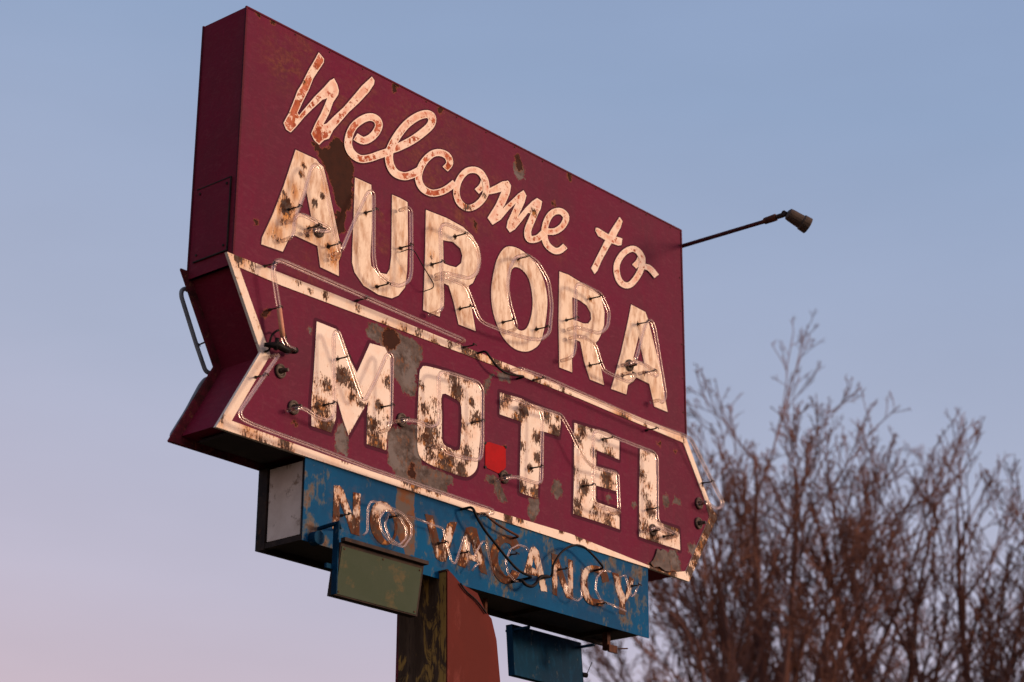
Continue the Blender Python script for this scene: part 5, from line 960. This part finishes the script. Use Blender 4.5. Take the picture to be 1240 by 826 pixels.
# torn conduit bracket and latch under the cabinet
br = MB(); br.box((3.27, .10, H-3.01), (3.30, .14, H-2.90)); br.box((3.25, .07, H-3.03), (3.33, .085, H-2.985)); br.tube([(3.33, .08, H-3.0), (3.42, .06, H-2.985)], .004, 6)
br.build('bracket', M['rust'], vac)
gp = MB()
gp.prism([(3.625, -2.36), (3.645, -2.315), (3.675, -2.325), (3.70, -2.305), (3.745, -2.315), (3.75, -2.36), (3.772, -2.40), (3.775, -2.44), (3.72, -2.447), (3.66, -2.43), (3.60, -2.447), (3.57, -2.425), (3.60, -2.40)], -.016, -.0105)
gp.build('patch_plate', simple('bare_grey_plate', (.13, .105, .09), (.08, .062, .052), 14, c3=(.14, .06, .03)), arrow)

# post: boxed column with an obliquely cut top
pf = [(x, z) for x, z in POLE]
top = pf[:-1]; poly = top+[(2.09, -3.42), (2.09, -H), (1.657, -H), (1.650, -3.4)]
pm = MB(); pm.prism([(x, z) for x, z in poly], -.052, .31); post = pm.build('post', M['post_side'], sign)
pm = MB(); pm.prism([(x, z) for x, z in poly], -.062, -.0525); pm.build('post_front', M['post_front'], post)
pm = MB(); pm.box((1.648, .3105, 0), (1.70, .328, H-2.9)); pm.build('corner_angle', M['edge'], post)
pm = MB(); pm.box((1.632, -.062, H-2.872), (1.6465, .20, H-2.862)); pm.build('post_cap', M['rust'], post)
pm = MB(); pm.box((1.3, -.35, .004), (2.45, .6, .12)); pm.build('concrete_footing', M['concrete'], post)
pm = MB(); pm.tube([(2.16, .12, H-2.90), (2.14, .11, H-3.30), (2.09, .09, H-3.5)], .014, 8); pm.build('brace_rod', M['rust'], sign)

# floodlight on its pipe
ax = 4.04
fl = thing('floodlight', 'small bronze floodlight on a long reddish pipe beside the top right corner', 'floodlight', (ax, .05, H-.1))
mb = MB(); mb.tube([(ax, .16, H-.098), (ax, .0, H-.099), (ax, -.66, H-.108)], .0135, 10); mb.box((3.9995, .12, H-.16), (4.03, .2, H-.04)); mb.build('pipe_arm', M['arm'], fl, smooth=False)
mb = MB(); mb.tube([(ax, -.64, H-.108), (ax, -.655, H-.107), (ax, -.66, H-.106), (ax, -.745, H-.104), (ax, -.75, H-.104)], [.014, .016, .023, .025, .018], 12); mb.build('socket', M['rust'], fl)
mb = MB(); mb.tube([(ax, -.745, H-.104), (ax, -.80, H-.104), (ax, -.835, H-.102)], [.015, .017, .012], 10); mb.tube([(ax-.02, -.82, H-.100), (ax+.02, -.82, H-.100)], .018, 10); mb.build('swivel', M['dark'], fl)
hd = Vector((.75, -.45, -.42)).normalized(); c0 = Vector((ax, -.845, H-.108))
mb = MB(); mb.tube([c0-hd*.01, c0, c0+hd*.02, c0+hd*.10, c0+hd*.105, c0+hd*.155], [.022, .040, .043, .047, .054, .056], 16); hdm = mb.build('lamp_head', M['lamp'], fl)
mb = MB(); mb.tube([c0+hd*.1551, c0+hd*.157], .050, 16); mb.build('lens', M['lens'], hdm)

# shallow panel boxes hung below the blue cabinet
def hang_box(name, label, cat, x0, x1, yt, yb2, zt, zb2, dep, mface, mside):
    s_ = 1 if dep > 0 else -1
    t = thing(name, label, cat, ((x0+x1)/2, yt, H+zb2), 'shallow boxes hung under the blue cabinet')
    mb = MB(); V = [(x0, yt+.004*s_, H+zt), (x1, yt+.004*s_, H+zt), (x1, yb2+.004*s_, H+zb2), (x0, yb2+.004*s_, H+zb2)]
    Vb = [(x, y+dep, z) for x, y, z in V]
    mb.add(V+Vb, [(0, 1, 2, 3), (7, 6, 5, 4), (0, 4, 5, 1), (1, 5, 6, 2), (2, 6, 7, 3), (3, 7, 4, 0)]); mb.build('box_body', mside, t)
    mb = MB(); e = .010
    q = lambda u, v: (x0+(x1-x0)*u, yt+(yb2-yt)*v, H+zt+(zb2-zt)*v)
    vs = [q(.012, .075), q(.975, .075), q(.975, .975), q(.012, .975)]
    mb.add(vs+[(x, y+.0035*s_, z) for x, y, z in vs], [(0, 1, 2, 3), (7, 6, 5, 4), (0, 4, 5, 1), (1, 5, 6, 2), (2, 6, 7, 3), (3, 7, 4, 0)]); mb.build('front_panel', mface, t)
    if s_ > 0:
        mb = MB(); mb.box((x0-.004, yt-.028, H+zt), (x1+.004, yt+.004, H+zt+.020)); mb.build('top_lip', M['dark'], t)
    for u, v in ((.04, .12), (.5, .11), (.95, .12), (.04, .93), (.95, .93)):
        x, y, z = q(u, v); mb = MB(); mb.tube([(x, y-.004*s_, z), (x, y+.001*s_, z)], .005, 6); mb.build('screw', M['rust'], t)
    return t
gb = hang_box('panel_box', 'olive green panel box hanging below the blue cabinet in front of the post', 'panel box', .715, 1.346, -.16, -.118, -2.915, -3.19, .05, M['green'], M['dark'])
mb = MB(); mb.box((.708, -.14, H-3.19), (.7145, -.10, H-2.80)); mb.box((.66, -.11, H-3.055), (.7079, -.095, H-3.03)); mb.tube([(.708, -.12, H-2.81), (.70, .0, H-2.82)], .012, 8); mb.tube([(.72, -.125, H-2.80), (.83, -.03, H-2.795)], .007, 6)
mb.build('hanger_bracket', M['blue_plain'], gb)
mb = MB(); mb.tube([(.66, .0, H-2.885), (.66, -.05, H-2.885)], .038, 14); mb.build('junction_knob', M['blue_plain'], gb)
rb = hang_box('panel_box', 'dark blue panel box hanging below the blue cabinet right of the post', 'panel box', 2.792, 3.457, .514, .49, -2.885, -3.2, -.05, M['blue_plain'], M['blue_plain'])
for x in (2.80, 3.425):
    mb = MB(); mb.box((x, .34, H-2.925), (x+.022, .52, H-2.912)); mb.box((x, .505, H-2.9119), (x+.022, .512, H-2.89))
    mb.build('hanger_bracket', M['blue_plain'], rb)
mb = MB(); mb.tube([(3.46, .45, H-3.09), (3.49, .44, H-3.09)], .016, 8); mb.tube([(3.485, .44, H-3.09), (3.53, .43, H-3.0)], .003, 6); mb.build('latch', M['black'], rb)

# loose cables
CL = ['black cable looping over the top of the arrow border', 'long black cable drooping across the vacancy lettering', 'black cable arched over the last letters of the vacancy panel',
      'short rusty brown strip hanging at the border tube end', 'small black wire loop at the arrow notch', 'thick black wire curl under the fourth small A', 'black cable drooping beside the top of the post', 'thin dark wire crossing from U to R']
RAD = [.007, .008, .007, .007, .006, .010, .005, .003]
CL[5] = 'thick dark wire curl under the clean cream small A'
for P_, lb, r in zip(CABLES, CL, RAD):
    P3 = [(x, y, z+H) for x, y, z in P_]
    if P_[0][1] != -.072: P3 = [(P3[0][0], -.004, P3[0][2])]+P3+[(P3[-1][0], -.004, P3[-1][2])]
    o = P3[0]; mb = MB(); mb.tube(fillet(P3, .06, 6), r, 8)
    c = mb.build('cable', M['rust'] if 'rusty' in lb else M['black'], None, smooth=True, org=o)
    c['label'] = lb; c['category'] = 'cable'; c['group'] = 'loose cables on the sign'

# ------------------------------------------------------------- bare trees
def tree(name, label, base, height, seed, mat, limbs=9, spread=.55, dens=1.0, lean=(0, 0), fork=.16):
    rnd = random.Random(seed)
    t = thing(name, label, 'tree', base, 'bare winter trees behind the sign')
    tr, cr = MB(), MB(); B = Vector(base)
    def path(p, d, L, n, wob, trop):
        pts = [p.copy()]; d = d.normalized()
        for i in range(n):
            d = (d + Vector((rnd.gauss(0, wob), rnd.gauss(0, wob), rnd.gauss(0, wob*.5)+trop))).normalized()
            p = p + d*(L/n); pts.append(p.copy())
        return pts, d
    def branch(p, d, L, r, lev):
        n = (9, 7, 5, 4, 3)[lev]
        pts, _ = path(p, d, L, n, (.05, .075, .10, .14, .18)[lev], (.016, .03, .04, .035, .03)[lev])
        rad = [max((.011, .010, .009, .0078, .006)[lev], r*(1-.80*i/n)) for i in range(n+1)]
        cr.tube(pts, rad, (8, 6, 4, 3, 3)[lev], cap=False)
        if lev >= 4: return
        k = max(2, int((9, 6.4, 4.8, 3.4)[lev]*dens*rnd.uniform(.8, 1.2)))
        for j in range(k):
            f = min(.24 + .76*((j+rnd.random())/k)**.85, .985) if lev < 3 else rnd.uniform(.45, .99)
            x = f*n; i = min(int(x), n-1); q = pts[i].lerp(pts[i+1], x-i)
            dd = (pts[i+1]-pts[i]).normalized(); az = rnd.uniform(0, 2*math.pi); o = dd.orthogonal().normalized()
            s_ = (o*math.cos(az)+dd.cross(o)*math.sin(az)); an = rnd.uniform(.28, .75) if lev < 3 else rnd.uniform(.35, 1.0)
            nd = dd*math.cos(an)+s_*math.sin(an); nd.z += .06
            LL = L*(.58-.27*f)*rnd.uniform(.7, 1.3)*(1, 1, .85, .75)[lev]
            branch(q, nd, LL, rad[i]*rnd.uniform(.42, .68), lev+1)
    tp, d = path(B, Vector((lean[0], lean[1], 1)), height*fork, 5, .03, .02)
    R0 = height*.015
    tr.tube(tp, [R0*(1.25-.35*i/5) for i in range(6)], 12)
    branch(tp[-1], d, height*(1-fork)*.92, R0*.60, 0)
    for k in range(limbs):
        az = 2*math.pi*(k+rnd.uniform(-.3, .3))/limbs; an = spread*rnd.uniform(.35, 1.2)
        nd = Vector((math.cos(az)*math.sin(an), math.sin(az)*math.sin(an), math.cos(an)))
        branch(tp[3+(k % 3)], nd, height*(1-fork)*(.95-.28*an/spread/1.2*rnd.uniform(.5, 1)), R0*rnd.uniform(.30, .50), 0)
    tr.build('trunk', mat, t, smooth=True, recalc=False); cr.build('crown', mat, t, smooth=True, recalc=False)
    return t
for a in TREES: tree(a[0], a[1], a[2], a[3], a[4], M[a[5]], **a[6])
